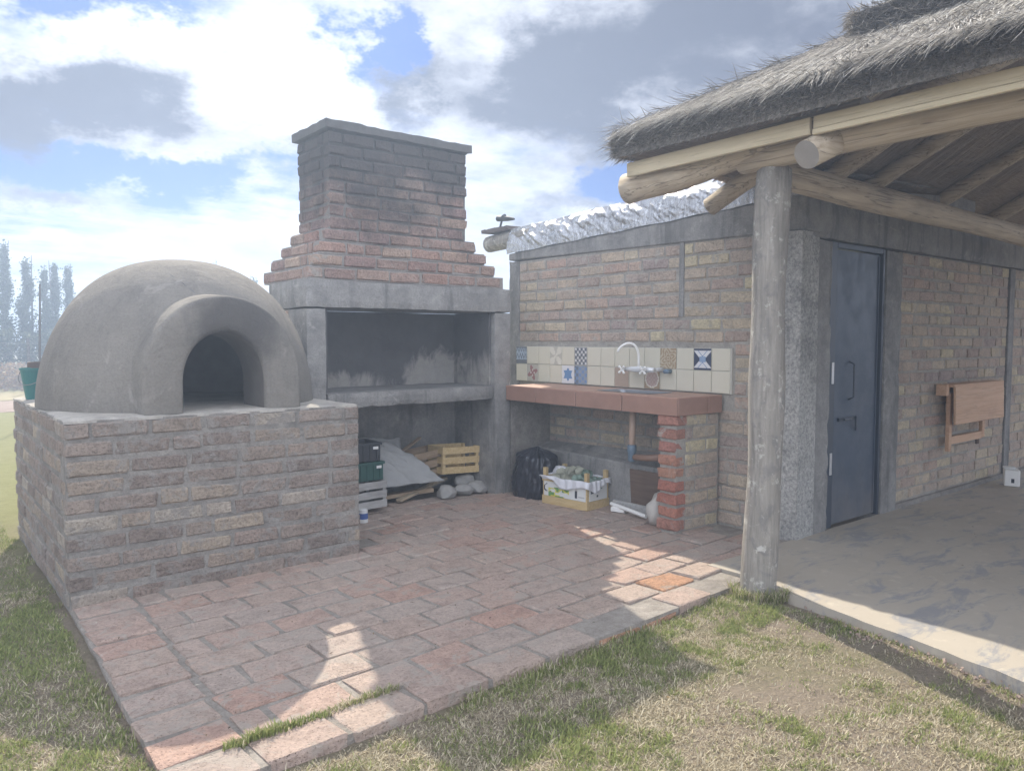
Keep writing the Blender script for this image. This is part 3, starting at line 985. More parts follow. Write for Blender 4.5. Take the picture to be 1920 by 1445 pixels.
# ------------------------------------------------------------------ domed oven
def oven():
    t = thing('dome_oven', 'domed clay render oven with smoky arched mouth on a brick plinth', 'oven', (1.54, 5.6, 0))
    X0, X1, Y0, Y1 = 0.68, 2.40, 4.57, 6.66
    top = 0.986
    mb = MB()
    mb.span((X0 + 0.012, Y0 + 0.012, -0.25), (X1 - 0.012, Y1 - 0.012, top))
    pl = mb.build('plinth', M_MORTAR_D, t)
    L, D, H = 0.285, 0.11, 0.082
    ms = brick_meshes('brick', L, D, H, M_BRICK_OVEN, 10, 0.010, 0.0045)
    ph = []
    ph += courses((X0 + 0.0, Y0 + 0.012, 0), (1, 0, 0), (0, -1, 0), X1 - X0, -0.03, top, 0.0995, 0.30, 0.017, 0.007, 0.004, seed=1)
    ph += courses((X0 + 0.012, Y1 - 0.01, 0), (0, -1, 0), (-1, 0, 0), Y1 - Y0 - 0.12, -0.13, top, 0.0995, 0.30, 0.017, 0.007, 0.004, seed=2)
    ph += courses((X1 - 0.012, Y0 + 0.12, 0), (0, 1, 0), (1, 0, 0), Y1 - Y0 - 0.14, -0.03, top, 0.0995, 0.30, 0.017, 0.007, 0.004, seed=3)
    put_bricks(pl, ph, ms, L, D)
    # screed over the plinth, ragged rim
    mb = MB()
    rim = []
    rr = random.Random(4)
    for (ax, ay), (bx, by) in (((X0, Y0), (X1, Y0)), ((X1, Y0), (X1, Y1)), ((X1, Y1), (X0, Y1)), ((X0, Y1), (X0, Y0))):
        for i in range(22):
            f = i / 22
            rim.append((ax + (bx - ax) * f + rr.uniform(-0.012, 0.014), ay + (by - ay) * f + rr.uniform(-0.012, 0.014)))
    k = len(rim)
    cx, cy = (X0 + X1) / 2, (Y0 + Y1) / 2
    rim = [(cx + (x - cx) * 0.985, cy + (y - cy) * 0.988) for x, y in rim]
    v = [(x, y, top - 0.01) for x, y in rim] + [(x, y, 0.990 + rr.uniform(-0.003, 0.003)) for x, y in rim] + [(cx + (x - cx) * 0.93, cy + (y - cy) * 0.95, 1.000) for x, y in rim]
    f = [(i, (i + 1) % k, (i + 1) % k + k, i + k) for i in range(k)] + [(i + k, (i + 1) % k + k, (i + 1) % k + 2 * k, i + 2 * k) for i in range(k)] + [tuple(2 * k + i for i in range(k))]
    mb.add(v, f)
    mb.build('plinth_top', M_SCREED, t)
    # dome
    CX, CY, RX, RY, HZ = 1.545, 5.50, 0.862, 0.885, 0.955
    nu, nv = 120, 56
    vs, fs = [], []
    for j in range(nv + 1):
        a = (j / nv) * math.pi / 2
        r = math.cos(a) ** 0.86 if j < nv else 0.0
        z = math.sin(a) ** 1.02
        if j == 0:
            r = 1.0
        for i in range(nu):
            th = 2 * math.pi * i / nu
            w = 1 + 0.012 * math.sin(3 * th + 1) * math.cos(a) + 0.006 * math.sin(7 * th + 5 * a)
            vs.append((CX + RX * r * w * math.cos(th), CY + RY * r * w * math.sin(th), 0.996 + HZ * z + (0.0)))
    def inmouth(c):
        return c[1] < CY and abs(c[0] - 1.545) < 0.36 and c[2] < 1.50 and ((c[0] - 1.545) / 0.36) ** 2 + (max(0, c[2] - 1.2) / 0.36) ** 2 < 1
    for j in range(nv):
        for i in range(nu):
            q = (j * nu + i, j * nu + (i + 1) % nu, (j + 1) * nu + (i + 1) % nu, (j + 1) * nu + i)
            cc = [sum(vs[w][d] for w in q) / 4 for d in range(3)]
            if not inmouth(cc):
                fs.append(q)
    MB().add(vs, fs).build('dome', M_OVEN, t, smooth=True)
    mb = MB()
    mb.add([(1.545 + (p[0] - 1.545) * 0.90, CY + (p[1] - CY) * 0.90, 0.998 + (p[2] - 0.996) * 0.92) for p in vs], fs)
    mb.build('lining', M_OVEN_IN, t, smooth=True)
    # collar around the mouth: lofted arch rings from the dome skin round the lip and into the mouth
    def arch(hw, hz, zs, y, n=40, cx=1.545):
        pts = [(cx - hw, y, 0.997)]
        for i in range(n + 1):
            a = math.pi - math.pi * i / n
            pts.append((cx + hw * math.cos(a), y, zs + (hz - zs) * math.sin(a) ** 0.95 if 0 < i < n else zs))
        pts.append((cx + hw, y, 0.997))
        return pts
    seq = [(0.50, 1.722, 1.16, 5.20), (0.487, 1.705, 1.16, 4.98), (0.478, 1.692, 1.16, 4.82), (0.472, 1.684, 1.16, 4.72), (0.468, 1.679, 1.16, 4.650), (0.464, 1.675, 1.16, 4.628), (0.457, 1.668, 1.16, 4.614), (0.445, 1.656, 1.16, 4.607), (0.40, 1.61, 1.16, 4.605),
           (0.30, 1.52, 1.16, 4.600), (0.262, 1.486, 1.16, 4.606), (0.246, 1.470, 1.16, 4.618), (0.238, 1.462, 1.16, 4.645), (0.234, 1.455, 1.16, 4.75), (0.232, 1.450, 1.16, 4.98)]
    rings = [arch(*q) for q in seq]
    n = len(rings[0])
    v = [p for r in rings for p in r]
    rr = random.Random(8)
    f = [(j * n + i, j * n + i + 1, (j + 1) * n + i + 1, (j + 1) * n + i) for j in range(len(rings) - 1) for i in range(n - 1)]
    k = (n - 1)
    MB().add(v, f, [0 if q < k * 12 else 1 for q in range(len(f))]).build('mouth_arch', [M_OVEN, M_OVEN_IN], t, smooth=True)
    # weathered crack in the render above the arch
    for pts in ([(1.351, 5.084, 1.837), (1.368, 5.034, 1.812), (1.389, 4.978, 1.777), (1.414, 4.946, 1.757), (1.426, 4.914, 1.730), (1.451, 4.893, 1.714), (1.462, 4.869, 1.690)], [(1.414, 4.946, 1.757), (1.431, 5.001, 1.803), (1.465, 4.977, 1.790)]):
        mb = MB(); mb.tube([(x, y + 0.001, z - 0.001) for x, y, z in pts], [0.0015, 0.003, 0.002, 0.005, 0.0025, 0.005, 0.0015][:len(pts)], 5, jit=0.4)
        mb.build('crack', M_ASH, t)
    return t
OVEN = oven()

# ------------------------------------------------------------------ barbecue with chimney
def barbecue():
    t = thing('barbecue', 'tall brick barbecue with concrete frame, sooty firebox and stepped chimney', 'barbecue', (3.47, 5.9, 0))
    fy = 5.55
    bk = 6.28
    mb = rough_box(MB(), (2.47, fy, -0.15), (2.635, 5.90, 1.660), 0.05, 0.005, 0.006, 1); mb.build('leg', M_CONC, t)
    mb = rough_box(MB(), (4.275, fy, -0.15), (4.465, bk, 1.660), 0.05, 0.005, 0.006, 2); mb.build('leg', M_CONC, t)
    mb = rough_box(MB(), (2.466, fy - 0.006, 1.664), (4.470, bk + 0.004, 1.880), 0.05, 0.005, 0.007, 3); mb.build('lintel', M_CONC, t)
    mb = rough_box(MB(), (2.640, fy + 0.006, 0.872), (4.270, bk - 0.10, 0.998), 0.05, 0.005, 0.009, 4); mb.build('shelf', M_CONC, t)
    # side wall of brick behind the left leg
    mb = MB(); mb.span((2.482, 5.902, -0.15), (2.63, bk - 0.01, 1.660)); sw = mb.build('side_wall', M_MORTAR_D, t)
    L, D, H = 0.27, 0.10, 0.072
    ms = brick_meshes('brick', L, D, H, M_BRICK, 6, 0.009, 0.005)
    put_bricks(sw, courses((2.482, bk, 0), (0, -1, 0), (-1, 0, 0), bk - 5.905, 0, 1.66, 0.098, 0.29, 0.02, 0.008, 0.005, seed=31), ms, L, D)
    mb = MB(); mb.span((2.64, 6.16, 1.0), (4.27, 6.26, 1.66)); mb.span((2.637, 5.60, 1.0), (2.662, 6.16, 1.66)); mb.span((4.248, 5.60, 1.0), (4.273, 6.16, 1.66))
    mb.build('firebox', M_FIRE, t)
    mb = MB(); mb.span((2.64, 6.182, -0.15), (4.27, 6.258, 0.995)); mb.build('back_wall', M_CONC, t)
    mb = MB()
    mb.grid(lambda u, v: (2.665 + 1.58 * u, 5.63 + 0.52 * v, 1.0005 + 0.035 * max(0, fbm(np.array([u * 9]), np.array([v * 3]), 5, 1)[0] - 0.25) * math.sin(math.pi * u) ** 0.4 * math.sin(math.pi * v) ** 0.5), 60, 16)
    mb.build('ash_bed', M_ASH, t, smooth=True)
    # chimney
    CY0 = 5.59
    steps = [(2.500, 4.425, 6.500, 1.882, 1.985), (2.545, 4.320, 6.420, 1.985, 2.085), (2.595, 4.215, 6.330, 2.085, 2.185), (2.645, 4.105, 6.250, 2.185, 2.285), (2.690, 4.005, 6.175, 2.285, 3.035)]
    mb = MB()
    for i, (a, b, y, z0, z1) in enumerate(steps):
        mb.span((a + 0.012, CY0 + 0.012 + 0.002 * i, z0), (b - 0.012, y - 0.012, z1 - (0.003 if i < 4 else 0)))
    ch = mb.build('chimney', M_MORTAR_CH, t)
    L, D, H = 0.27, 0.11, 0.078
    ms = brick_meshes('brick', L, D, H, M_BRICK_CHIM, 10, 0.009, 0.006)
    for i, (a, b, y, z0, z1) in enumerate(steps):
        pl = courses((a, CY0 + 0.012, 0), (1, 0, 0), (0, -1, 0), b - a, z0, z1, 0.099, 0.29, 0.018, 0.010, 0.006, seed=40 + i)
        pl += courses((a + 0.012, y, 0), (0, -1, 0), (-1, 0, 0), y - CY0 - 0.11, z0, z1, 0.099, 0.29, 0.018, 0.010, 0.006, seed=50 + i)
        pl += courses((b - 0.012, CY0 + 0.11, 0), (0, 1, 0), (1, 0, 0), y - CY0 - 0.11, z0, z1, 0.099, 0.29, 0.018, 0.010, 0.006, seed=60 + i)
        put_bricks(ch, pl, ms, L, D)
    mb = MB()
    rough_box(mb, (2.655, 5.555, 3.039), (4.040, 6.215, 3.115), 0.06, 0.006, 0.008, 5)
    c = mb.build('chimney_cap', M_CAP, t)
    return t
BBQ = barbecue()

# ------------------------------------------------------------------ sink building
def building():
    t = thing('brick_outbuilding', 'low brick outbuilding with steel door and foil covered roof edge', 'building', (6.5, 4.5, 0))
    # ---- wall with the sink (plane X = 4.95, facing -X)
    WX = 4.95
    mb = MB()
    mb.span((WX + 0.012, 3.26, -0.2), (WX + 0.20, 6.165, 2.20))
    sw = mb.build('sink_wall', M_MORTAR, t)
    mb = rough_box(MB(), (WX - 0.004, 6.02, -0.2), (WX + 0.215, 6.18, 2.213), 0.05, 0.006, 0.012, 6); mb.build('corner_column', M_CONC, t)
    # thin built-in column strip
    mb = MB(); mb.span((WX + 0.001, 3.955, 1.60), (WX + 0.05, 4.0, 2.195)); mb.build('column_strip', M_CONC, t)
    # ring beam, a little deeper towards the door end
    mb = MB()
    y0, y1 = 6.182, 2.90
    b = [(WX - 0.006, y0, 2.217), (WX + 0.22, y0, 2.217), (WX + 0.22, y1, 2.175), (WX - 0.006, y1, 2.175)]
    tt = [(WX - 0.006, y0, 2.285), (WX + 0.22, y0, 2.285), (WX + 0.22, y1, 2.425), (WX - 0.006, y1, 2.425)]
    mb.add(b + tt, [(0, 1, 2, 3), (7, 6, 5, 4), (0, 4, 5, 1), (1, 5, 6, 2), (2, 6, 7, 3), (3, 7, 4, 0)])
    mb.build('ring_beam', M_CONC, t, bevel=0.008)
    # rough cast corner column next to the post
    mb = MB()
    n = 26
    def rough(u, v, face):
        z = -0.1 + v * 2.27
        j = 0.008 * (fbm(np.array([u * 5 + face * 9]), np.array([z * 14]), 33, 1.0)[0] - 0.5)
        return z, j
    def f0(u, v):
        z, j = rough(u, v, 0)
        return (WX - 0.03 + j, 3.27 - 0.36 * u, z)
    def f1(u, v):
        z, j = rough(u, v, 1)
        return (WX - 0.03 + 0.10 * u, 2.91 + (j if u > 0 else 0), z)
    mb.grid(f0, 10, n); mb.grid(f1, 4, n)
    mb.span((WX - 0.02, 2.92, -0.1), (WX + 0.21, 3.258, 2.172))
    mb.build('corner_column', M_ROUGH, t, fix=False)
    # ---- wall with the door (plane Y = 2.95, facing -Y)
    WY = 2.95
    mb = rough_box(MB(), (5.05, WY - 0.028, -0.1), (5.36, WY + 0.18, 2.132), 0.05, 0.005, 0.010, 7); mb.build('door_jamb', M_CONC, t)
    mb = rough_box(MB(), (6.196, WY - 0.026, -0.1), (6.47, WY + 0.18, 2.132), 0.05, 0.005, 0.010, 8); mb.build('door_jamb', M_CONC, t)
    mb = rough_box(MB(), (5.05, WY - 0.033, 2.138), (11.6, WY + 0.19, 2.40), 0.09, 0.005, 0.010, 9); mb.build('lintel_beam', M_CONC, t)
    mb = MB(); mb.span((6.472, WY + 0.012, -0.1), (11.6, WY + 0.19, 2.135)); dw = mb.build('door_wall', M_MORTAR, t)
    mb = MB(); mb.span((8.86, WY - 0.012, -0.1), (9.0, WY + 0.1, 2.135)); mb.build('wall_column', M_CONC, t, bevel=0.006)
    mb = MB(); mb.span((6.472, WY - 0.022, -0.1), (11.6, WY + 0.015, 0.045)); mb.build('wall_skirting', M_MORTAR_D, t, bevel=0.01)
    # ---- bricks of both walls: the 300 nearest as parts, the far rest joined
    L, D, H = 0.275, 0.10, 0.080
    ms = brick_meshes('brick', L, D, H, M_BRICK, 12, 0.008, 0.004)
    # sink wall u runs from Y=6.02 down to 3.26
    hid = [(0.0, 2.55, 0.86, 1.35), (2.025, 2.062, 1.60, 2.3), (0.0, 0.46, -1, 0.9)]
    ps = courses((WX + 0.012, 6.02, 0), (0, -1, 0), (-1, 0, 0), 2.755, 0.0, 2.185, 0.0995, 0.29, 0.016, 0.008, 0.004, cutout(hid), seed=71)
    pd = courses((6.472, WY + 0.012, 0), (1, 0, 0), (0, -1, 0), 5.0, 0.05, 2.135, 0.0992, 0.285, 0.016, 0.008, 0.004, cutout([(2.385, 2.53, -1, 3)]), seed=72)
    pd.sort(key=lambda q: q[0].x)
    nd = max(0, 298 - len(ps))
    put_bricks(sw, ps, ms, L, D)
    put_bricks(dw, pd[:nd], ms, L, D)
    mb = MB()
    for c, ln, rz, nrm in pd[nd:]:
        mb.box(c - nrm * (D / 2), (ln, D, H), (0, 0, rz), jit=0.004)
    far = mb.build('far_bricks', M_BRICK_I, dw)
    tag(far, kind='stuff')
    # ---- door
    dr = MB()
    dr.span((5.46, WY + 0.012, 0.02), (6.150, WY + 0.045, 2.085))
    door = dr.build('door', M_DOOR, t, bevel=0.004)
    mb = MB()
    mb.span((5.362, WY - 0.010, 0.008), (5.452, WY + 0.06, 2.132)); mb.span((6.158, WY - 0.010, 0.008), (6.193, WY + 0.06, 2.132)); mb.span((5.454, WY - 0.010, 2.092), (6.156, WY + 0.06, 2.132))
    mb.build('frame', M_DOORF, door, bevel=0.004)
    mb = MB(); mb.span((5.475, WY + 0.004, 0.04), (5.485, WY + 0.0118, 2.07)); mb.span((6.12, WY + 0.004, 0.04), (6.13, WY + 0.0118, 2.07)); mb.build('pressed_rib', M_DOOR, door)
    for z0, z1 in ((1.09, 1.25), (0.41, 0.575)):
        mb = MB(); mb.span((5.40, WY - 0.016, z0), (5.432, WY - 0.0105, z1)); mb.build('strike_plate', M_STEEL, door, bevel=0.002)
    mb = MB()
    mb.span((5.54, WY - 0.006, 0.80), (5.80, WY + 0.011, 0.828)); mb.span((5.775, WY - 0.02, 0.72), (5.79, WY - 0.006, 0.83)); mb.tube([(5.57, WY - 0.03, 0.815), (5.68, WY - 0.03, 0.815)], 0.008, 8)
    mb.build('bolt_handle', M_DOORF, door)
    mb = MB(); mb.tube([(5.70, WY + 0.01, 1.25), (5.70, WY - 0.03, 1.23), (5.70, WY - 0.03, 0.98), (5.70, WY + 0.01, 0.96)], 0.007, 8); mb.build('pull_handle', M_DOORF, door)
    # ---- backsplash tiles
    tp = 0.1703
    mb = MB(); mb.span((WX - 0.010, 3.480, 1.004), (WX + 0.02, 6.015, 1.350)); sp = mb.build('backsplash', M_GROUT, t)
    plain_me = MB().box((0, 0, 0), (0.010, tp - 0.006, 0.166)).mesh('tile', M_TILE, bevel=0.002)
    NAVY, WHITE, BLUE, BRN, CRM, GREY, RED, DK = (0.05, 0.06, 0.10), (0.66, 0.66, 0.66), (0.16, 0.25, 0.42), (0.33, 0.245, 0.155), (0.62, 0.59, 0.50), (0.32, 0.32, 0.31), (0.28, 0.12, 0.11), (0.11, 0.12, 0.14)
    LB = (0.36, 0.45, 0.56)
    def pat_x(u, v):
        if abs(v) > 0.86: return NAVY
        d = abs(abs(u) - abs(v))
        if abs(u) < 0.34 and abs(v) < 0.30: return BLUE if (int((u + 2) * 12) + int((v + 2) * 12)) % 2 else LB
        if d < 0.20: return WHITE
        if abs(u) > abs(v): return NAVY
        return WHITE if abs(v) < 0.78 and d > 0.34 else BLUE
    def pat_brown(u, v):
        r = math.hypot(u, v)
        return BRN if math.sin(r * 16 + 4 * math.sin(4 * math.atan2(v, u))) > 0.1 else (0.47, 0.40, 0.29)
    def pat_cube(u, v):
        a = math.sin(u * 10) * math.sin(v * 10)
        return WHITE if a > 0.45 else (DK if a < -0.15 else GREY)
    def pat_flower(u, v):
        a = math.cos(4 * math.atan2(v, u)) * math.hypot(u, v) + 0.3 * math.sin(u * 11) * math.sin(v * 11)
        return (0.46, 0.435, 0.37) if a > 0.15 else CRM
    def pat_zig(u, v):
        if v < -0.55: return DK
        if v > 0.78: return DK
        return DK if ((v + 0.6 * abs(((u * 3.0) % 1.0) - 0.5) * 2) % 0.8) < 0.36 else LB
    def pat_circle(u, v):
        r = math.hypot(u, v)
        if 0.78 < r < 0.92: return CRM
        if r >= 0.92: return BRN
        return (0.40, 0.29, 0.245) if math.sin(u * 14) * math.sin(v * 14) > 0 else (0.46, 0.36, 0.31)
    def pat_plainb(u, v):
        return (0.385, 0.30, 0.23)
    def pat_dblue(u, v):
        a = math.sin(u * 7 + 1) * math.cos(v * 9)
        return BLUE if a > 0.1 else (0.13, 0.16, 0.20) if u > 0.35 else (0.25, 0.29, 0.34)
    def pat_star(u, v):
        def tri(s): return (s * v > -0.42) and (s * v * 0.5 + 0.866 * abs(u) < 0.42)
        return (0.13, 0.24, 0.42) if tri(1) or tri(-1) else WHITE
    def pat_red(u, v):
        r = math.hypot(u, v); a = math.atan2(v, u)
        if r < 0.16: return RED
        if r < 0.34 + 0.16 * math.cos(4 * a): return (0.55, 0.45, 0.42)
        return RED if r < 0.66 + 0.28 * math.cos(4 * a + 1.5) else (0.42, 0.385, 0.33)
    deco = {(1, 1): pat_x, (3, 1): pat_brown, (9, 1): pat_cube, (11, 1): pat_flower, (14, 1): pat_zig, (4, 0): pat_circle, (6, 0): pat_plainb, (9, 0): pat_dblue, (10, 0): pat_star, (13, 0): pat_red}
    names = {pat_x: 'navy and white tile with a crossed diagonal pattern', pat_brown: 'brown ornate tile', pat_cube: 'dark tile with small white diamonds', pat_flower: 'faint beige floral tile', pat_zig: 'dark tile with zigzag bands',
             pat_circle: 'pinkish tile with a circle', pat_plainb: 'plain light brown tile', pat_dblue: 'mottled dark blue tile', pat_star: 'white tile with a blue six pointed star', pat_red: 'tile with a dark red flower'}
    for cI in range(15):
        if cI == 14:
            pass
        for rI in range(2):
            yc = 3.489 + tp * (cI + 0.5)
            zc = 1.006 + 0.172 * (rI + 0.5)
            fn = deco.get((cI, rI))
            if fn is None:
                o = bpy.data.objects.new('tile', plain_me)
            else:
                G = 22
                mb = MB()
                w, h = tp - 0.006, 0.166
                cols = []
                for j in range(G):
                    for i in range(G):
                        a0, a1, b0, b1 = -w / 2 + w * i / G, -w / 2 + w * (i + 1) / G, -h / 2 + h * j / G, -h / 2 + h * (j + 1) / G
                        mb.add([(-0.0051, a0, b0), (-0.0051, a0, b1), (-0.0051, a1, b1), (-0.0051, a1, b0)], [(0, 1, 2, 3)])
                        cols.append(fn((i + 0.5) / G * 2 - 1, (j + 0.5) / G * 2 - 1))
                mb.box((0.0, 0, 0), (0.010, w, h))
                me = mb.mesh('tile', M_PRINT_T, fix=False)
                cols += [CRM] * 6
                at = me.color_attributes.new('Col', 'FLOAT_COLOR', 'CORNER')
                buf = []
                for p in me.polygons:
                    buf += [*cols[p.index], 1.0] * p.loop_total
                at.data.foreach_set('color', buf)
                o = bpy.data.objects.new('tile', me)
                o['label'] = names[fn]
            o.location = (WX - 0.0135, yc, zc)
            link(o, sp)
    # ---- roof deck with foil draped over its edge
    mb = MB()
    def drape(u, v):
        # u along the wall, v from lower edge up over the top and back
        y = 6.20 - 3.28 * u
        zb = 2.288 + 0.14 * u
        zt = 2.54 + 0.085 * min(1, u / 0.62) + 0.004 * math.sin(u * 23)
        cr = fbm(np.array([u * 20]), np.array([v * 6]), 51, 1.0)[0] - 0.5
        a = u * 34 + v * 7
        b = v * 3.2 - u * 6
        cr2 = abs(fbm(np.array([a]), np.array([b]), 52, 1.0, 3)[0] - 0.5) * 2 - 0.2
        fold = math.sin(u * 48 + 7 * cr + v * 8) * 0.005
        if v < 0.5:
            w = v / 0.5
            s_ = math.sin(math.pi * min(1, w * 1.02)) ** 0.6 if w < 0.98 else 0.0
            return (WX - 0.016 + 0.055 * w * w - (0.030 * cr + 0.040 * cr2 + fold) * s_, y, zb - 0.004 + 0.004 * math.sin(u * 37) * (1 - w) + (zt - zb) * w + 0.006 * cr2 * s_)
        w = (v - 0.5) / 0.5
        return (WX + 0.039 + 2.2 * w ** 1.5, y, zt + 0.10 * w ** 1.5 + 0.012 * cr2 * min(1, w * 8) * (1 - w))
    mb.grid(drape, 340, 40)
    mb.build('foil_cover', M_FOIL, t, smooth=False, fix=False)
    mb = MB()
    mb.add([(WX + 0.06, 6.16, 2.29), (8.0, 6.16, 2.60), (8.0, 2.97, 2.60), (WX + 0.06, 2.97, 2.43), (WX + 0.06, 6.16, 2.47), (8.0, 6.16, 2.78), (8.0, 2.97, 2.74), (WX + 0.06, 2.97, 2.50)],
           [(0, 1, 2, 3), (7, 6, 5, 4), (0, 4, 5, 1), (1, 5, 6, 2), (2, 6, 7, 3), (3, 7, 4, 0)])
    mb.build('roof_deck', M_CONC, t)
    # eave on the far gable: log, board and ragged felt
    mb = MB(); mb.tube([(5.06, 6.66, 2.435), (5.05, 6.3, 2.45), (5.04, 5.9, 2.46)], [0.085, 0.088, 0.088], 14, capmi=1, jit=0.02)
    mb.build('eave_log', [M_POST, M_POST], t, smooth=False)
    mb = MB()
    for i in range(26):
        y = 6.20 + 0.40 * i / 26
        mb.box((5.05, y + 0.02, 2.555 + random.uniform(-0.006, 0.006)), (0.22, 0.05, 0.035), (0, 0, random.uniform(-0.2, 0.2)))
    mb.box((5.02, 6.66, 2.57), (0.02, 0.16, 0.012), (0.12, 0, 0)); mb.box((5.06, 6.63, 2.56), (0.03, 0.12, 0.01), (-0.1, 0, 0.2))
    mb.build('eave_felt', M_BROWNPOT, t)
    mb = MB(); mb.tube([(5.03, 6.44, 2.57), (5.03, 6.40, 2.665)], 0.012, 6); mb.tube([(5.03, 6.47, 2.685), (5.03, 6.30, 2.665), (5.03, 6.20, 2.65)], [0.03, 0.026, 0.012], 8); mb.tube([(5.03, 6.39, 2.69), (5.03, 6.35, 2.70)], 0.022, 8)
    mb.build('roof_lamp', M_BLACK, t)
    return t
BUILDING = building()

# ------------------------------------------------------------------ thatched shelter
def shelter():
    t = thing('thatched_shelter', 'open shelter with shaggy thatched roof on peeled log beams and posts', 'shelter', (3.84, 2.5, 0))
    def log(name, a, b, r0, r1, mats, k=12, wob=0.012, n=16, seed=0, par=t):
        rnd = random.Random(seed)
        a, b = Vector(a), Vector(b)
        d = (b - a).normalized()
        s = d.cross(Vector((0, 0, 1)))
        if s.length < 0.1: s = Vector((1, 0, 0))
        s.normalize(); u = s.cross(d)
        path, rad = [], []
        ph1, ph2 = rnd.uniform(0, 6), rnd.uniform(0, 6)
        for i in range(k + 1):
            f = i / k
            path.append(a + (b - a) * f + s * wob * math.sin(f * 5 + ph1) + u * wob * math.sin(f * 7 + ph2))
            rad.append((r0 + (r1 - r0) * f) * (1 + 0.05 * math.sin(f * 17 + ph2)))
        mb = MB(); mb.tube(path, rad, n, capmi=1, jit=0.012)
        return mb.build(name, mats, par, smooth=False)
    LY, LX = [M_LOG_Y, M_LOGEND], [M_LOG_X, M_LOGEND]
    def smooth(o):
        for p in o.data.polygons:
            p.use_smooth = (len(p.vertices) == 4)
        return o
    # posts: the near one in view, others further along
    smooth(log('post', (3.825, 2.50, -0.25), (3.905, 2.485, 2.37), 0.098, 0.094, [M_POST, M_LOGEND], 18, 0.008, 18, 1))
    smooth(log('post', (3.845, -2.6, -0.25), (3.88, -2.6, 2.36), 0.12, 0.11, [M_POST, M_LOGEND], 10, 0.008, 14, 2))
    # eave logs along the front
    smooth(log('eave_log', (3.74, 3.44, 2.385), (3.87, 1.95, 2.555), 0.098, 0.085, LY, 14, 0.010, 18, 3))
    smooth(log('eave_log', (3.86, 2.66, 2.435), (3.84, -3.2, 2.47), 0.080, 0.105, LY, 24, 0.018, 18, 4))
    # plate beside the door wall, and rafters
    smooth(log('plate_log', (3.98, 2.52, 2.375), (11.5, 2.52, 2.27), 0.085, 0.085, LX, 24, 0.010, 16, 5))
    smooth(log('rafter', (3.60, 2.115, 2.345), (6.6, 1.6, 3.75), 0.076, 0.07, LX, 12, 0.006, 20, 6))
    for i, x in enumerate((4.55, 5.35, 6.1, 7.3, 8.6, 9.9)):
        smooth(log('rafter', (x, 3.42, 2.36 if i < 2 else 2.42), (x - 0.05 + 0.2 * (i == 0), 0.35, 2.36 + 0.50 * 3.05 + (0.1 if i > 1 else 0)), 0.068, 0.06, LY, 10, 0.008, 14, 20 + i))
    for i, y in enumerate((0.6, -0.7, -2.0)):
        smooth(log('rafter', (3.66, y, 2.50), (6.6, y * 0.6, 3.95), 0.06, 0.055, LX, 8, 0.006, 12, 40 + i))
    # fascia boards under the thatch edge
    FX = 3.60
    mb = MB(); mb.box((FX + 0.02, 2.72, 2.475), (0.024, 1.20, 0.085), (-0.02, 0, 0.03)); mb.build('fascia_board', M_FASCIA, t, bevel=0.003)
    mb = MB(); mb.box((FX + 0.025, -0.60, 2.498), (0.024, 5.40, 0.062), (0, 0, -0.004)); mb.build('fascia_board', M_FASCIA, t, bevel=0.003)
    mb = MB(); mb.box((FX + 0.015, -0.60, 2.450), (0.024, 5.40, 0.028), (0, 0, -0.004)); mb.build('fascia_board', M_FASCIA, t, bevel=0.003)
    # thatch: hipped body built as a solid with an uneven skin
    PT = 0.52
    EX, EY, YB, XB = 3.50, 3.34, -3.6, 11.6
    ym = (EY + YB) / 2
    half = (EY - YB) / 2
    ZE = 2.525                                             # underside at the eave
    TH = 0.15                                             # thickness at the cut edge
    def zroof(x, y):
        return min(x - EX, EY - y, y - YB, half) * PT
    mb = MB()
    nx, ny = 90, 80
    xs = list(EX + (np.linspace(0, 1, nx + 1) ** 1.15) * (XB - EX))
    ys = list(np.linspace(EY, YB, ny + 1))
    def top(x, y):
        d = min(x - EX, EY - y)
        n = (fbm(np.array([x * 2.4]), np.array([y * 2.4]), 61, 1.0)[0] - 0.5) * 0.05
        # rounded shoulder at the edge
        sh = -0.05 * math.exp(-(max(d, 0) / 0.07) ** 2)
        dp = min(x - EX, EY - y)
        hipr = abs((x - EX) - (EY - y))
        return ZE + TH + zroof(x, y) + n + sh + 0.03 * math.exp(-(hipr / 0.18) ** 2)
    vt = [(x, y, top(x, y)) for y in ys for x in xs]
    vb = [(x, y, ZE + zroof(x, y) + 0.01 * math.sin(x * 9) * math.sin(y * 8)) for y in ys for x in xs]
    w = nx + 1
    q = len(vt)
    fs, mi = [], []
    for j in range(ny):
        for i in range(nx):
            a = (j * w + i, j * w + i + 1, (j + 1) * w + i + 1, (j + 1) * w + i)
            fs.append(a); mi.append(0)
            fs.append(tuple(q + k for k in reversed(a))); mi.append(1)
    for i in range(nx):
        fs.append((i, i + q, i + 1 + q, i + 1)); mi.append(0)
        k = ny * w + i
        fs.append((k + 1, k + 1 + q, k + q, k)); mi.append(0)
    for j in range(ny):
        fs.append((j * w, (j + 1) * w, (j + 1) * w + q, j * w + q)); mi.append(0)
    mb.add(vt + vb, fs, mi)
    th = mb.build('thatch', [M_THATCH, M_UNDER], t, smooth=False)
    # upper layer of thatch with its own cut edge
    EX2, EY2, Z2, T2 = 4.46, 2.36, 2.70, 0.15
    mb = MB()
    xs2 = list(np.linspace(EX2, XB, 60)); ys2 = list(np.linspace(EY2, YB + 1.0, 60))
    def base2(x, y): return ZE + TH + zroof(x, y)
    vt = [(x, y, base2(x, y) + T2 + 0.05 * (fbm(np.array([x * 3]), np.array([y * 3]), 71, 1.0)[0] - 0.5)) for y in ys2 for x in xs2]
    vb = [(x, y, base2(x, y) + 0.02) for y in ys2 for x in xs2]
    w = 60; q = len(vt); fs = []
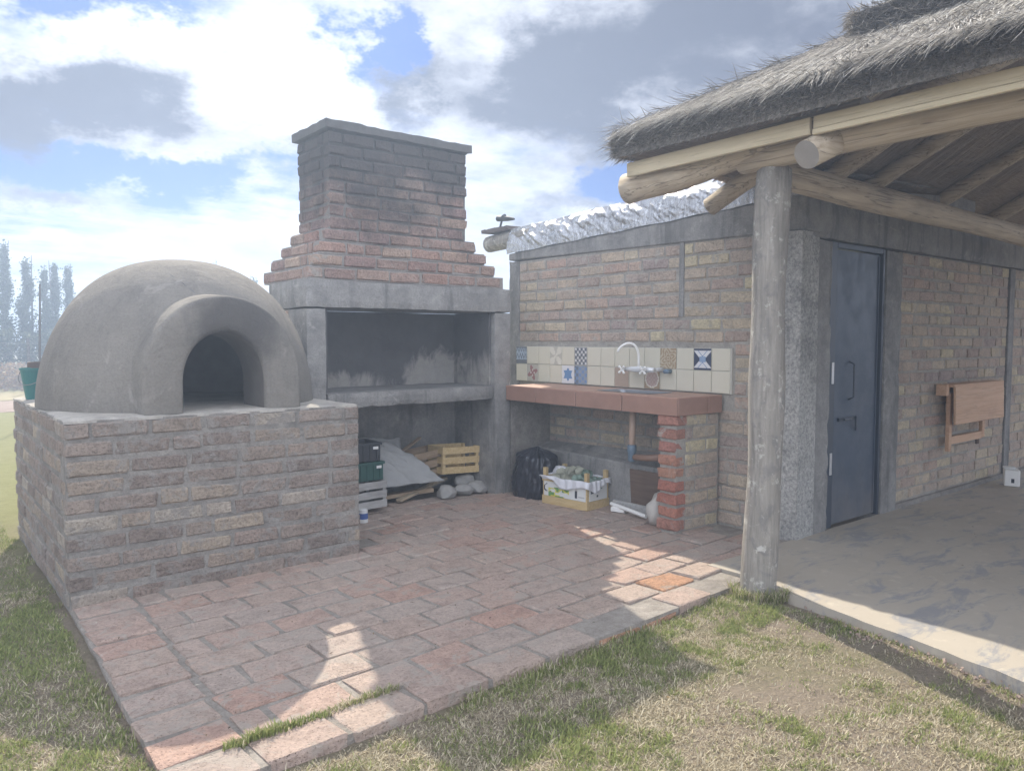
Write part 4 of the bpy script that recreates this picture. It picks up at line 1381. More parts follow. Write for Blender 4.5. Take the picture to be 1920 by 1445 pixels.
    for j in range(59):
        for i in range(59):
            a = (j * w + i, j * w + i + 1, (j + 1) * w + i + 1, (j + 1) * w + i)
            fs.append(a); fs.append(tuple(q + k for k in reversed(a)))
    for i in range(59):
        fs.append((i, i + q, i + 1 + q, i + 1))
    for j in range(59):
        fs.append((j * w, (j + 1) * w, (j + 1) * w + q, j * w + q))
    mb.add(vt + vb, fs)
    mb.build('ridge_thatch', M_THATCH, t)
    # ---- straw as thin blades
    def straw(name, n, sampler, mat, wd):
        P, Dv, Ln, Nn = sampler(n)
        side = np.cross(Dv, Nn)
        side /= np.linalg.norm(side, axis=1)[:, None] + 1e-9
        wv = (wd * RNG.uniform(0.6, 1.5, len(P)))[:, None]
        mid = P + Dv * (Ln * 0.55)[:, None]
        tip = P + Dv * Ln[:, None] + Nn * (RNG.normal(0, 0.05, len(P)) * Ln)[:, None]
        V = np.stack([P - side * wv, P + side * wv, mid + side * wv * 0.8, mid - side * wv * 0.8, tip], 1).reshape(-1, 3)
        k = len(P)
        b = np.arange(k) * 5
        loops = np.stack([b, b + 1, b + 2, b + 3, b + 3, b + 2, b + 4], 1).ravel()
        starts = np.stack([np.arange(k) * 7, np.arange(k) * 7 + 4], 1).ravel()
        me = bpy.data.meshes.new(name)
        me.vertices.add(len(V)); me.vertices.foreach_set('co', V.ravel())
        me.loops.add(len(loops)); me.loops.foreach_set('vertex_index', loops)
        me.polygons.add(len(starts)); me.polygons.foreach_set('loop_start', starts)
        me.update(calc_edges=True)
        me.materials.append(mat)
        o = link(bpy.data.objects.new(name, me), th)
        tag(o, kind='stuff')
        return o
    nf = np.array([-PT, 0, 1.0]); nf /= np.linalg.norm(nf)
    ns = np.array([0, PT, 1.0]); ns /= np.linalg.norm(ns)
    df = np.array([-1.0, 0, -PT]); df /= np.linalg.norm(df)
    dsd = np.array([0, 1.0, -PT]); dsd /= np.linalg.norm(dsd)
    def surf(n):
        y = RNG.uniform(-0.9, EY - 0.02, n)
        x = EX + 0.02 + RNG.uniform(0, 1, n) ** 1.3 * 2.6
        front = (x - EX) < (EY - y)
        z = ZE + TH + np.minimum(x - EX, EY - y) * PT + RNG.uniform(-0.01, 0.025, n)
        # matted fringe lies tousled in patches
        wild = fbm(x, y, 77, 2.2)
        sway = (fbm(x * 1.0, y, 78, 3.5) - 0.5) * 1.3
        Dv = np.where(front[:, None], df, dsd) + np.where(front[:, None], np.array([0.0, 1.0, 0.0]), np.array([1.0, 0.0, 0.0])) * sway[:, None] + RNG.normal(0, 1, (n, 3)) * (0.07 + 0.30 * np.clip(wild - 0.5, 0, 1))[:, None]
        Dv[:, 2] += RNG.uniform(-0.02, 0.07, n)
        Dv /= np.linalg.norm(Dv, axis=1)[:, None]
        Nn = np.where(front[:, None], nf, ns)
        return np.stack([x, y, z], 1), Dv, RNG.uniform(0.08, 0.30, n), Nn
    straw('straw_surface', 60000, surf, M_STRAW, 0.0020)
    def edge_front(n):
        y = RNG.uniform(-1.2, EY + 0.02, n)
        v = RNG.uniform(0, 1, n)
        z = ZE + 0.005 + v * (TH + 0.01)
        x = EX + 0.03 - 0.03 * (1 - (2 * v - 1) ** 2) + RNG.normal(0, 0.006, n)
        Dv = np.tile(np.array([-1.0, 0, -0.35]), (n, 1)) + RNG.normal(0, 0.28, (n, 3))
        Dv /= np.linalg.norm(Dv, axis=1)[:, None]
        Nn = np.tile(np.array([0.3, 0, 1.0]), (n, 1)) + RNG.normal(0, 0.5, (n, 3))
        return np.stack([x, y, z], 1), Dv, RNG.uniform(0.015, 0.055, n), Nn
    straw('straw_front_edge', 26000, edge_front, M_STRAW_E, 0.0018)
    def edge_side(n):
        x = RNG.uniform(EX - 0.02, EX + 4.0, n)
        v = RNG.uniform(0, 1, n)
        z = ZE + 0.005 + v * (TH + 0.01)
        y = EY - 0.02 + RNG.normal(0, 0.008, n)
        Dv = np.tile(np.array([0, 1.0, -0.30]), (n, 1)) + RNG.normal(0, 0.28, (n, 3))
        Dv /= np.linalg.norm(Dv, axis=1)[:, None]
        Nn = np.tile(np.array([0, -0.3, 1.0]), (n, 1)) + RNG.normal(0, 0.5, (n, 3))
        Ln = RNG.uniform(0.02, 0.08, n) * np.where(RNG.random(n) < 0.03, 2.4, 1)
        return np.stack([x, y, z], 1), Dv, Ln, Nn
    straw('straw_side_edge', 13000, edge_side, M_STRAW_E, 0.0018)
    def loose(n):
        # long loose stalks at the corner, along the hip and over the ridge layer
        k = n // 3
        hp = RNG.uniform(0.0, 1.6, n)
        x = EX + hp + RNG.normal(0, 0.03, n); y = EY - hp + RNG.normal(0, 0.03, n)
        z = ZE + TH + 0.02 + hp * PT
        Dv = np.tile(np.array([-0.55, 0.75, -0.15]), (n, 1)) + RNG.normal(0, 0.35, (n, 3))
        x[:k // 4] = EX + RNG.uniform(-.02, .05, k // 4); y[:k // 4] = EY - RNG.uniform(0, .06, k // 4); z[:k // 4] = ZE + RNG.uniform(0.02, TH, k // 4)
        Dv /= np.linalg.norm(Dv, axis=1)[:, None]
        return np.stack([x, y, z], 1), Dv, RNG.uniform(0.05, 0.16, n), np.tile(np.array([0, 0, 1.0]), (n, 1)) + RNG.normal(0, .3, (n, 3))
    straw('loose_straw', 1400, loose, M_STRAW_E, 0.0018)
    def edge2(n):
        k = n * 2 // 3
        x = np.concatenate([np.full(k, EX2) + RNG.normal(0, 0.01, k), RNG.uniform(EX2, EX2 + 2.0, n - k)])
        y = np.concatenate([RNG.uniform(-0.4, EY2, k), np.full(n - k, EY2) + RNG.normal(0, 0.01, n - k)])
        d = np.minimum(x - EX, EY - y)
        z = ZE + TH + d * PT + RNG.uniform(0.0, T2 + 0.02, n)
        Dv = np.concatenate([np.tile(np.array([-1.0, 0, -0.35]), (k, 1)), np.tile(np.array([0, 1.0, -0.3]), (n - k, 1))]) + RNG.normal(0, 0.3, (n, 3))
        Dv /= np.linalg.norm(Dv, axis=1)[:, None]
        return np.stack([x, y, z], 1), Dv, RNG.uniform(0.03, 0.13, n), np.tile(np.array([0, 0, 1.0]), (n, 1)) + RNG.normal(0, .5, (n, 3))
    straw('straw_ridge_edge', 15000, edge2, M_STRAW_E, 0.002)
    def under(n):
        x = EX + RNG.uniform(0.55, 4.5, n)
        y = RNG.uniform(-0.6, EY - 0.55, n)
        front = (x - EX) < (EY - y)
        z = ZE + np.minimum(x - EX, EY - y) * PT - RNG.uniform(0.0, 0.012, n)
        Dv = np.where(front[:, None], df, dsd) + RNG.normal(0, 0.06, (n, 3))
        Dv /= np.linalg.norm(Dv, axis=1)[:, None]
        return np.stack([x, y, z], 1), Dv, RNG.uniform(0.15, 0.5, n), np.where(front[:, None], -nf, -ns)
    straw('reed_lining', 14000, under, M_STRAW_U, 0.003)
    return t
SHELTER = shelter()

# ------------------------------------------------------------------ counter with sink
def counter():
    t = thing('sink_counter', 'tiled sink counter with red clay edge and brick pier', 'counter', (4.68, 4.5, 0))
    X0, X1, Y0, Y1 = 4.40, 4.932, 3.555, 5.545
    # core with a hole for the basin
    bx0, bx1, by0, by1 = 4.53, 4.83, 3.93, 4.52
    mb = MB()
    for a, b in (((X0 + 0.012, Y0 + 0.012), (bx0, Y1)), ((bx1, Y0 + 0.012), (X1, Y1)), ((bx0, Y0 + 0.012), (bx1, by0)), ((bx0, by1), (bx1, Y1))):
        mb.span((*a, 0.872), (*b, 0.985))
    mb.build('slab', M_MORTAR, t)
    # edge tiles along the front and the near end
    js = [5.545, 5.134, 4.618, 4.100, 3.557]
    for a, b in zip(js, js[1:]):
        mb = MB(); mb.span((X0, a - 0.004, 0.864), (X0 + 0.0115, b + 0.004, 0.992)); mb.build('edge_tile', M_CLAYT, t, bevel=0.003)
    for a, b in ((4.413, 4.755), (4.763, 4.932)):
        mb = MB(); mb.span((a, Y0, 0.864), (b, Y0 + 0.0115, 0.992)); mb.build('edge_tile', M_CLAYT, t, bevel=0.003)
    # top tiles, open over the basin
    for i in range(7):
        for j in range(2):
            y0 = Y0 + i * (Y1 - Y0) / 7 + 0.003; y1 = Y0 + (i + 1) * (Y1 - Y0) / 7 - 0.003
            x0 = X0 + j * 0.266 + 0.002; x1 = X0 + (j + 1) * 0.266 - 0.002
            mb = MB()
            # clip against the basin
            segs = [(y0, y1, x0, x1)]
            if y1 > by0 and y0 < by1 and x1 > bx0 and x0 < bx1:
                segs = []
                if y0 < by0: segs.append((y0, by0, x0, x1))
                if y1 > by1: segs.append((by1, y1, x0, x1))
                ya, yb = max(y0, by0), min(y1, by1)
                if x0 < bx0: segs.append((ya, yb, x0, bx0))
                if x1 > bx1: segs.append((ya, yb, bx1, x1))
            for (a, b, c, d) in segs:
                mb.span((c, a, 0.9855), (d, b, 0.998))
            mb.build('top_tile', M_CLAYTOP, t)
    mb = MB()
    def bowl(u, v):
        a = 2 * math.pi * u
        c, s = math.cos(a), math.sin(a)
        sq = 1 / max(abs(c), abs(s)) ** 0.8
        rr = [(1.05, 0.0035), (1.0, 0.002), (0.94, -0.02), (0.86, -0.13), (0.3, -0.15), (0.01, -0.152)]
        f = v * (len(rr) - 1); k = min(int(f), len(rr) - 2); w = f - k
        r = rr[k][0] * (1 - w) + rr[k + 1][0] * w
        z = rr[k][1] * (1 - w) + rr[k + 1][1] * w
        return ((bx0 + bx1) / 2 + r * (bx1 - bx0) / 2 * c * sq, (by0 + by1) / 2 + r * (by1 - by0) / 2 * s * sq, 0.998 + z)
    mb.grid(bowl, 48, 20, closed_u=True)
    mb.build('basin', M_BASIN, t, smooth=True, fix=False)
    # pier: red bricks on its narrow face, wall bricks on its side
    mb = MB(); mb.span((X0 + 0.030, 3.585, -0.1), (4.93, 3.735, 0.871)); pr = mb.build('pier', M_MORTAR, t)
    L, D, H = 0.15, 0.11, 0.074
    ms = brick_meshes('brick', L, D, H, M_BRICK_RED, 6, 0.009, 0.006)
    pl = []
    for k in range(9):
        z = 0.005 + (k + 0.5) * 0.0965
        pl.append((Vector((X0 + 0.012 + random.uniform(-0.006, 0.006), 3.66 + random.uniform(-0.006, 0.006), z)), 0.168 + random.uniform(-0.012, 0.012), R(90) + random.uniform(-0.03, 0.03), Vector((-1, 0, 0))))
    put_bricks(pr, pl, ms, L, D)
    L, D, H = 0.27, 0.08, 0.080
    ms = brick_meshes('brick', L, D, H, M_BRICK, 6, 0.008, 0.005)
    put_bricks(pr, courses((X0 + 0.125, 3.585, 0), (1, 0, 0), (0, -1, 0), 0.40, 0.0, 0.871, 0.0965, 0.28, 0.018, 0.008, 0.004, seed=81), ms, L, D)
    put_bricks(pr, courses((X0 + 0.125, 3.735, 0), (1, 0, 0), (0, 1, 0), 0.40, 0.0, 0.871, 0.0965, 0.28, 0.018, 0.008, 0.004, seed=82), ms, L, D)
    # blind wall closing the space beside the barbecue
    mb = MB(); mb.span((4.47, 5.548, -0.1), (4.945, 5.63, 0.985)); mb.build('end_wall', M_MORTAR_D, t)
    # plastered ledge low on the wall
    mb = MB()
    mb.add([(4.74, 5.545, 0.0), (4.74, 3.74, 0.0), (4.94, 3.74, 0.0), (4.94, 5.545, 0.0), (4.76, 5.545, 0.40), (4.76, 3.74, 0.375), (4.94, 3.74, 0.50), (4.94, 5.545, 0.45)],
           [(0, 1, 2, 3), (7, 6, 5, 4), (0, 4, 5, 1), (1, 5, 6, 2), (2, 6, 7, 3), (3, 7, 4, 0)])
    mb.build('ledge', M_CONC, t, bevel=0.01)
    return t
counter()

def tap():
    t = thing('wall_tap', 'white two handled wall tap with tall curved spout above the sink', 'tap', (4.80, 4.27, 1.17))
    z = 1.172
    mb = MB()
    mb.tube([(4.80, 4.42, z), (4.80, 4.36, z), (4.80, 4.27, z), (4.80, 4.18, z), (4.80, 4.12, z)], [0.020, 0.022, 0.027, 0.022, 0.020], 14)
    for y in (4.40, 4.14):
        mb.tube([(4.80, y, z), (4.87, y, z), (4.935, y, z)], [0.016, 0.016, 0.022], 12)
    mb.build('body', M_CHROME, t, smooth=True)
    mb = MB()
    pts = [(4.80, 4.285, z + 0.01)]
    for i in range(21):
        f = i / 20
        a = math.pi * f
        pts.append((4.80 - 0.03 - 0.085 * (1 - math.cos(a)) * 0.55 + 0.03 * (1 - f), 4.285 + 0.075 * (1 - math.cos(a)) * 0.85 - 0.02 * math.sin(a), z + 0.06 + 0.155 * math.sin(min(a, math.pi * 0.5 + (a - math.pi * .5) * 0.75)) ** 0.85 if f < 1 else z + 0.16))
    mb.tube(pts[:-1], 0.0105, 10)
    mb.build('spout', M_WHITEP, t, smooth=True)
    for y in (4.43, 4.20):
        mb = MB()
        c = Vector((4.755, y, z - 0.004))
        mb.tube([c + Vector((0.04, 0, 0)), c], 0.012, 10)
        for k in range(4):
            a = math.pi / 4 + k * math.pi / 2
            e = c + Vector((-0.004, 0.034 * math.cos(a), 0.034 * math.sin(a)))
            mb.tube([c, e], [0.007, 0.009], 8)
            mb.lathe([(0.001, -0.012), (0.010, -0.007), (0.012, 0), (0.010, 0.007), (0.001, 0.012)], e, 10)
        mb.build('handle', M_WHITEP, t, smooth=True)
    mb = MB(); mb.tube([(4.86, 4.06, z - 0.012), (4.94, 4.06, z - 0.012)], 0.018, 12); mb.tube([(4.87, 4.06, z - 0.012), (4.87, 4.03, z - 0.012)], 0.012, 8)
    mb.build('side_valve', M_PIPEB, t, smooth=True)
tap()

def drain():
    t = thing('drain_pipe', 'beige drain pipe with blue joint and brown elbow below the sink', 'pipe', (4.70, 4.255, 0.45))
    mb = MB(); mb.tube([(4.70, 4.255, 0.835), (4.70, 4.26, 0.54)], 0.028, 16); mb.build('pipe', M_PIPE, t, smooth=True)
    mb = MB(); mb.lathe([(0.03, 0.56), (0.038, 0.555), (0.038, 0.50), (0.034, 0.495), (0.034, 0.43), (0.02, 0.42), (0.001, 0.42)], (4.70, 4.26, 0), 16); mb.build('joint', M_PIPEB, t, smooth=True)
    mb = MB(); mb.tube([(4.70, 4.235, 0.46), (4.715, 4.12, 0.465), (4.74, 4.03, 0.475), (4.80, 3.99, 0.48)], [0.026, 0.026, 0.03, 0.03], 14); mb.build('elbow', M_PIPEBR, t, smooth=True)
drain()

# ------------------------------------------------------------------ crates and clutter
def crate(name, label, loc, rz, l, w, h, mat, rows=3, gaps=0.018, posts=0.03, post_h=None, group=None, tilt=(0, 0), bottom=True):
    t = thing(name, label, 'crate', loc, group)
    M = Matrix.Translation(loc) @ Euler((tilt[0], tilt[1], rz)).to_matrix().to_4x4()
    ph = post_h or h
    for sx in (-1, 1):
        for sy in (-1, 1):
            mb = MB(); mb.box((sx * (l / 2 - posts / 2 - 0.006), sy * (w / 2 - posts / 2 - 0.006), ph / 2), (posts, posts, ph), M=M); mb.build('corner_post', mat, t)
    sh = (h - gaps * (rows - 1)) / rows
    for k in range(rows):
        z = sh / 2 + k * (sh + gaps)
        for sy in (-1, 1):
            mb = MB(); mb.box((0, sy * (w / 2 - 0.003), z), (l, 0.006, sh), M=M, jit=0.001); mb.build('slat', mat, t)
        for sx in (-1, 1):
            mb = MB(); mb.box((sx * (l / 2 - 0.003), 0, z), (0.006, w - 0.013, sh), M=M, jit=0.001); mb.build('slat', mat, t)
    if bottom:
        mb = MB(); mb.box((0, 0, 0.006), (l - 0.014, w - 0.014, 0.008), M=M); mb.build('base_board', mat, t)
    return t, M

# bright crate lying on the rubble under the barbecue
crate('wooden_crate', 'bright slatted wooden crate on the rubble under the barbecue shelf', (4.075, 5.93, 0.185), R(-3), 0.40, 0.27, 0.245, M_CRATE, 3, 0.030, tilt=(0, R(2)))
crate('wooden_crate', 'brown slatted crate tucked behind the bright wooden crate', (3.80, 6.02, 0.165), R(8), 0.38, 0.26, 0.24, M_CRATE_B, 3, 0.022, tilt=(0, R(-4)))
crate('wooden_crate', 'grey weathered slatted crate on the paving beside the oven plinth', (2.955, 5.66, 0.052), R(4), 0.34, 0.30, 0.215, M_CRATE_G, 3, 0.020)

def plastic_crate(label, loc, rz, l, w, h, mat):
    t = thing('plastic_crate', label, 'crate', loc)
    M = Matrix.Translation(loc) @ Euler((0, 0, rz)).to_matrix().to_4x4()
    for nm, c, s in (('side_panel', (0, -w / 2 + .008, h / 2), (l, .016, h * .98)), ('side_panel', (0, w / 2 - .008, h / 2), (l, .016, h * .98)), ('end_panel', (-l / 2 + .008, 0, h / 2), (.016, w - .034, h * .98)), ('end_panel', (l / 2 - .008, 0, h / 2), (.016, w - .034, h * .98)), ('base', (0, 0, .006), (l - .036, w - .036, .01))):
        mb = MB(); mb.box(c, s, M=M); mb.build(nm, mat, t, bevel=0.004)
    mb = MB()
    for s in (-1, 1):
        mb.box((0, s * (w / 2 + .004), h - .012), (l + .02, .012, .02), M=M)
        mb.box((s * (l / 2 + .004), 0, h - .012), (.012, w, .02), M=M)
    for k in range(5):
        mb.box((-l / 2 + l * (k + .5) / 5, -w / 2 - .003, h * .45), (.012, .01, h * .8), M=M)
    mb.build('rim', mat, t)
    mb = MB(); mb.box((l * 0.34, -w / 2 - .0125, h * 0.72), (.045, .003, .022), M=M); mb.build('sticker', M_WHITEL, t)
    return t
plastic_crate('dark green plastic crate resting on the grey slatted crate', (2.965, 5.68, 0.270), R(2), 0.30, 0.27, 0.155, M_GRNCR)
plastic_crate('black plastic crate on top of the dark green crate', (2.950, 5.69, 0.428), R(-3), 0.30, 0.27, 0.155, M_BLKCR)

def blob_mesh(c, r, seed, mat, name, par=None, sub=2, amp=0.25, flat=True, squash=1.0):
    bm = bmesh.new()
    bmesh.ops.create_icosphere(bm, subdivisions=sub, radius=1.0)
    rnd = random.Random(seed)
    dirs = [(Vector((rnd.gauss(0, 1), rnd.gauss(0, 1), rnd.gauss(0, 1))).normalized(), rnd.uniform(0.55, 0.85)) for _ in range(9)]
    for v in bm.verts:
        p = v.co.normalized()
        s = 1.0
        for d, k in dirs:
            q = p.dot(d)
            if q * s > k:
                s = k / q
        v.co = p * s * (1 + rnd.uniform(-amp, amp) * 0.12)
        v.co = Vector((v.co.x * r[0], v.co.y * r[1], v.co.z * r[2])) + Vector(c)
    me = bpy.data.meshes.new(name)
    bm.to_mesh(me); bm.free()
    me.materials.append(mat)
    if not flat:
        me.polygons.foreach_set('use_smooth', [True] * len(me.polygons))
    return link(bpy.data.objects.new(name, me), par)
for i, (c, r, lb) in enumerate([((3.83, 5.68, 0.055), (0.105, 0.085, 0.075), 'small grey rubble stone nearest the tip of the plank'), ((4.02, 5.70, 0.055), (0.12, 0.10, 0.072), 'flat pale rubble stone in the middle of the row under the bright crate'),
                                ((4.19, 5.72, 0.05), (0.13, 0.11, 0.068), 'low grey stone in front of the right barbecue leg'), ((4.14, 5.86, 0.105), (0.15, 0.11, 0.085), 'large grey block lying under the bright crate')]):
    tag(blob_mesh(c, r, 100 + i, M_STONE, 'rubble_stone'), lb, 'stone', 'rubble stones under the barbecue')
def plank(label, a, b, wd, thk, mat=M_PLANK, roll=0.0):
    a, b = Vector(a), Vector(b)
    d = b - a
    M = Matrix.Translation((a + b) / 2) @ d.to_track_quat('X', 'Z').to_matrix().to_4x4() @ Matrix.Rotation(roll, 4, 'X')
    mb = MB(); mb.box((0, 0, 0), (d.length, wd, thk), M=M, jit=0.004)
    tag(mb.build('plank', mat, bevel=0.002), label, 'plank', 'scrap planks under the barbecue')
plank('long pale plank slanting up to the rubble stones', (3.36, 5.72, 0.030), (3.98, 5.92, 0.135), 0.055, 0.022)
plank('brown plank lying flat under the grey sheet', (3.22, 5.86, 0.055), (3.75, 5.80, 0.075), 0.09, 0.03, M_CRATE_B)
plank('short dark board at the bottom of the plank pile', (3.18, 5.95, 0.022), (3.66, 6.05, 0.022), 0.12, 0.03, M_PLANK)
plank('thin batten leaning behind the grey sheet', (3.40, 6.02, 0.30), (3.83, 6.12, 0.50), 0.04, 0.018, M_CRATE_B)

def tarp():
    # crumpled sheet thrown over the planks, falling to a point at the right
    mb = MB()
    A = [Vector((3.20, 5.98, 0.47)), Vector((3.43, 6.02, 0.50)), Vector((3.17, 5.74, 0.16)), Vector((3.83, 5.72, 0.150))]
    def fn(u, v):
        p = (A[0] * (1 - u) + A[1] * u) * (1 - v) + (A[2] * (1 - u) + A[3] * u) * v
        q = fbm(np.array([u * 3.2 + 0.3]), np.array([v * 3.2]), 91, 1.0)[0] - 0.5
        r = fbm(np.array([u * 9]), np.array([v * 9]), 95, 1.0)[0] - 0.5
        s = math.sin(math.pi * v)
        return (p.x + 0.03 * r, p.y - 0.05 * q - 0.02 * r, p.z + 0.10 * q * (1 - v) + 0.03 * r + 0.035 * s)
    mb.grid(fn, 34, 30)
    me_o = mb.build('dust_sheet', M_SHEET, smooth=True, fix=False)
    md = me_o.modifiers.new('thickness', 'SOLIDIFY'); md.thickness = 0.004
    tag(me_o, 'crumpled grey sheet thrown over the planks under the barbecue', 'sheet')
    mb = MB()
    def fn2(u, v):
        q = fbm(np.array([u * 4]), np.array([v * 4]), 96, 1.0)[0] - 0.5
        return (3.12 + 0.50 * u, 6.12 + 0.05 * q, 0.20 + 0.33 * v + 0.05 * q + 0.02 * math.sin(u * 5))
    mb.grid(fn2, 24, 14)
    o = mb.build('dust_sheet', M_SHEET, smooth=True, fix=False)
    md = o.modifiers.new('thickness', 'SOLIDIFY'); md.thickness = 0.004
    tag(o, 'dull grey sheet propped upright against the back wall behind the planks', 'sheet')
tarp()
def rag():
    t = thing('paint_tin', 'small white tin with a blue band at the foot of the oven plinth', 'tin', (2.815, 5.33, 0))
    mb = MB(); mb.lathe(lathe_cap([(0.035, 0.0), (0.036, 0.005), (0.036, 0.10), (0.032, 0.105)]), (2.815, 5.33, 0.0), 16); mb.build('can', M_WHITEL, t, smooth=False)
    mb = MB(); mb.lathe([(0.0366, 0.03), (0.0366, 0.075)], (2.815, 5.33, 0.0), 16); mb.build('band', plain('blue_band', (0.05, 0.10, 0.30)), t)
rag()

def bag():
    mb = MB()
    def fn(u, v):
        a = 2 * math.pi * u
        z = 0.43 * v ** 0.9
        r = 0.19 * (1.02 - 0.16 * v ** 2) * (0.88 + 0.12 * min(1, v * 8))
        if v > 0.80: r *= max(0.03, 1 - ((v - 0.80) / 0.20) ** 1.6)
        f = fbm(np.array([math.cos(a) * 2.2 + 5 + v * 0.8]), np.array([math.sin(a) * 2.2 + v * 1.6]), 111, 1.0)[0] - 0.5
        g = abs(fbm(np.array([math.cos(a) * 5 + 3 + v * 1.2]), np.array([math.sin(a) * 5 + v * 1.4]), 113, 1.0)[0] - 0.5)
        h2 = fbm(np.array([math.cos(a) * 11 + 3 + v * 5]), np.array([math.sin(a) * 11 + v * 3]), 117, 1.0)[0] - 0.5
        r *= 1 + 0.42 * f - 0.9 * g * (0.5 + 0.5 * v) + 0.10 * h2
        return (4.51 + r * 0.95 * math.cos(a) + 0.03 * v, 5.275 + r * 1.18 * math.sin(a) - 0.02 * v, z + 0.09 * f * v + 0.03 * h2 * v)
    mb.grid(fn, 90, 46, closed_u=True)
    tag(mb.build('rubbish_bag', M_BAG, smooth=True), 'crumpled black rubbish bag standing between barbecue leg and fruit crate', 'bag')
bag()

def fruit_crate():
    loc = (4.56, 4.78, 0.0)
    rz = R(97)
    l, w, h = 0.50, 0.30, 0.20
    t, M = crate('fruit_crate', 'fruit crate with printed paper sides and plastic liner under the counter', loc, rz, l, w, h, M_CRATE, 1, 0.0, 0.032, 0.31)
    # replace the plain single slats by a low rail, a top rail and a printed panel
    for o in [c for c in t.children if c.name.startswith('slat')]:
        bpy.data.objects.remove(o)
    for sy in (-1, 1):
        mb = MB(); mb.box((0, sy * (w / 2 - .003), 0.035), (l, .008, .07), M=M); mb.build('rail', M_CRATE, t)
        mb = MB(); mb.box((0, sy * (w / 2 - .003), 0.215), (l, .008, .035), M=M); mb.build('rail', M_CRATE, t)
    for sx in (-1, 1):
        mb = MB(); mb.box((sx * (l / 2 - .003), 0, 0.035), (.008, w - .02, .07), M=M); mb.build('rail', M_CRATE, t)
        mb = MB(); mb.box((sx * (l / 2 - .003), 0, 0.215), (.008, w - .02, .035), M=M); mb.build('rail', M_CRATE, t)
    WH, YE, GN, BK, BL = (0.66, 0.66, 0.63), (0.62, 0.58, 0.10), (0.15, 0.30, 0.10), (0.05, 0.05, 0.06), (0.10, 0.22, 0.40)
    def side(u, v):
        # u 0..1 left to right as seen from outside
        if (u - 0.09) ** 2 * 9 + (v - 0.55) ** 2 < 0.09 and not ((u - 0.12) ** 2 * 9 + (v - 0.57) ** 2 < 0.07): return BK
        n = vnoise(np.array([u * 9]), np.array([v * 5]), 5)[0]
        if 0.12 < u < 0.62 and v < 0.62 - 0.25 * abs(u - 0.3) and n > 0.42: return YE if n < 0.66 else GN
        if (u - 0.50) ** 2 * 6 + (v - 0.52) ** 2 < 0.03: return BL if n > 0.4 else GN
        if 0.76 < u < 0.81 and 0.15 < v < 0.65: return BK
        if 0.84 < u < 0.97 and 0.2 < v < 0.3: return (0.4, 0.4, 0.4)
        return WH
    def end(u, v):
        if 0.08 < u < 0.28 and 0.50 < v < 0.80: return BK
        if 0.40 < u < 0.48 and 0.2 < v < 0.35: return BK
        if 0.55 < u < 0.75 and abs(v - 0.72 - (u - .6) * .3) < 0.05: return (0.15, 0.25, 0.2)
        return WH
    def panel(fn, place, G=(36, 14)):
        mb = MB(); cols = []
        for j in range(G[1]):
            for i in range(G[0]):
                u0, u1, v0, v1 = i / G[0], (i + 1) / G[0], j / G[1], (j + 1) / G[1]
                mb.add([M @ place(u0, v0), M @ place(u1, v0), M @ place(u1, v1), M @ place(u0, v1)], [(0, 1, 2, 3)])
                cols.append(fn((u0 + u1) / 2, (v0 + v1) / 2))
        me = mb.mesh('printed_panel', M_PRINT_P, fix=False)
        at = me.color_attributes.new('Col', 'FLOAT_COLOR', 'CORNER')
        buf = []
        for p in me.polygons: buf += [*cols[p.index], 1.0] * p.loop_total
        at.data.foreach_set('color', buf)
        o = link(bpy.data.objects.new('printed_panel', me), t)
        md = o.modifiers.new('thickness', 'SOLIDIFY'); md.thickness = 0.003; md.offset = -1
    zl, zh = 0.072, 0.197
    panel(side, lambda u, v: Vector((l / 2 - 0.02 - (l - 0.04) * u, w / 2 - 0.002, zl + (zh - zl) * v)))        # faces -X in the world
    panel(end, lambda u, v: Vector((-(l / 2 - 0.002), w / 2 - 0.03 - (w - 0.06) * u, zl + (zh - zl) * v)), (22, 14))     # faces the viewer's right
    # liner folded over the rim
    mb = MB()
    def fn(u, v):
        a = 2 * math.pi * u
        c, s = math.cos(a), math.sin(a)
        k = 1 / max(abs(c), abs(s))
        q = fbm(np.array([c * 3 + 4]), np.array([s * 3 + v * 2]), 121, 1.0)[0] - 0.5
        g = math.sin(a * 19 + 5 * q) * 0.006
        front = max(0.0, min(1.0, -c * 0.6 + s * 0.5 + 0.3))
        if v < 0.5:
            f = v / 0.5
            return M @ Vector((k * c * (l / 2 - 0.03 + 0.045 * f), k * s * (w / 2 - 0.03 + 0.042 * f), 0.14 + 0.105 * f + 0.03 * q))
        f = (v - 0.5) / 0.5
        return M @ Vector((k * c * (l / 2 + 0.016 + 0.006 * f + g), k * s * (w / 2 + 0.014 + 0.006 * f + g), 0.245 + 0.03 * q - 0.075 * f * (0.10 + front) - 0.02 * f * math.sin(a * 5)))
    mb.grid(fn, 110, 12, closed_u=True)
    o = mb.build('plastic_liner', M_LINER, t, smooth=True, fix=False)
    md = o.modifiers.new('thickness', 'SOLIDIFY'); md.thickness = 0.0015
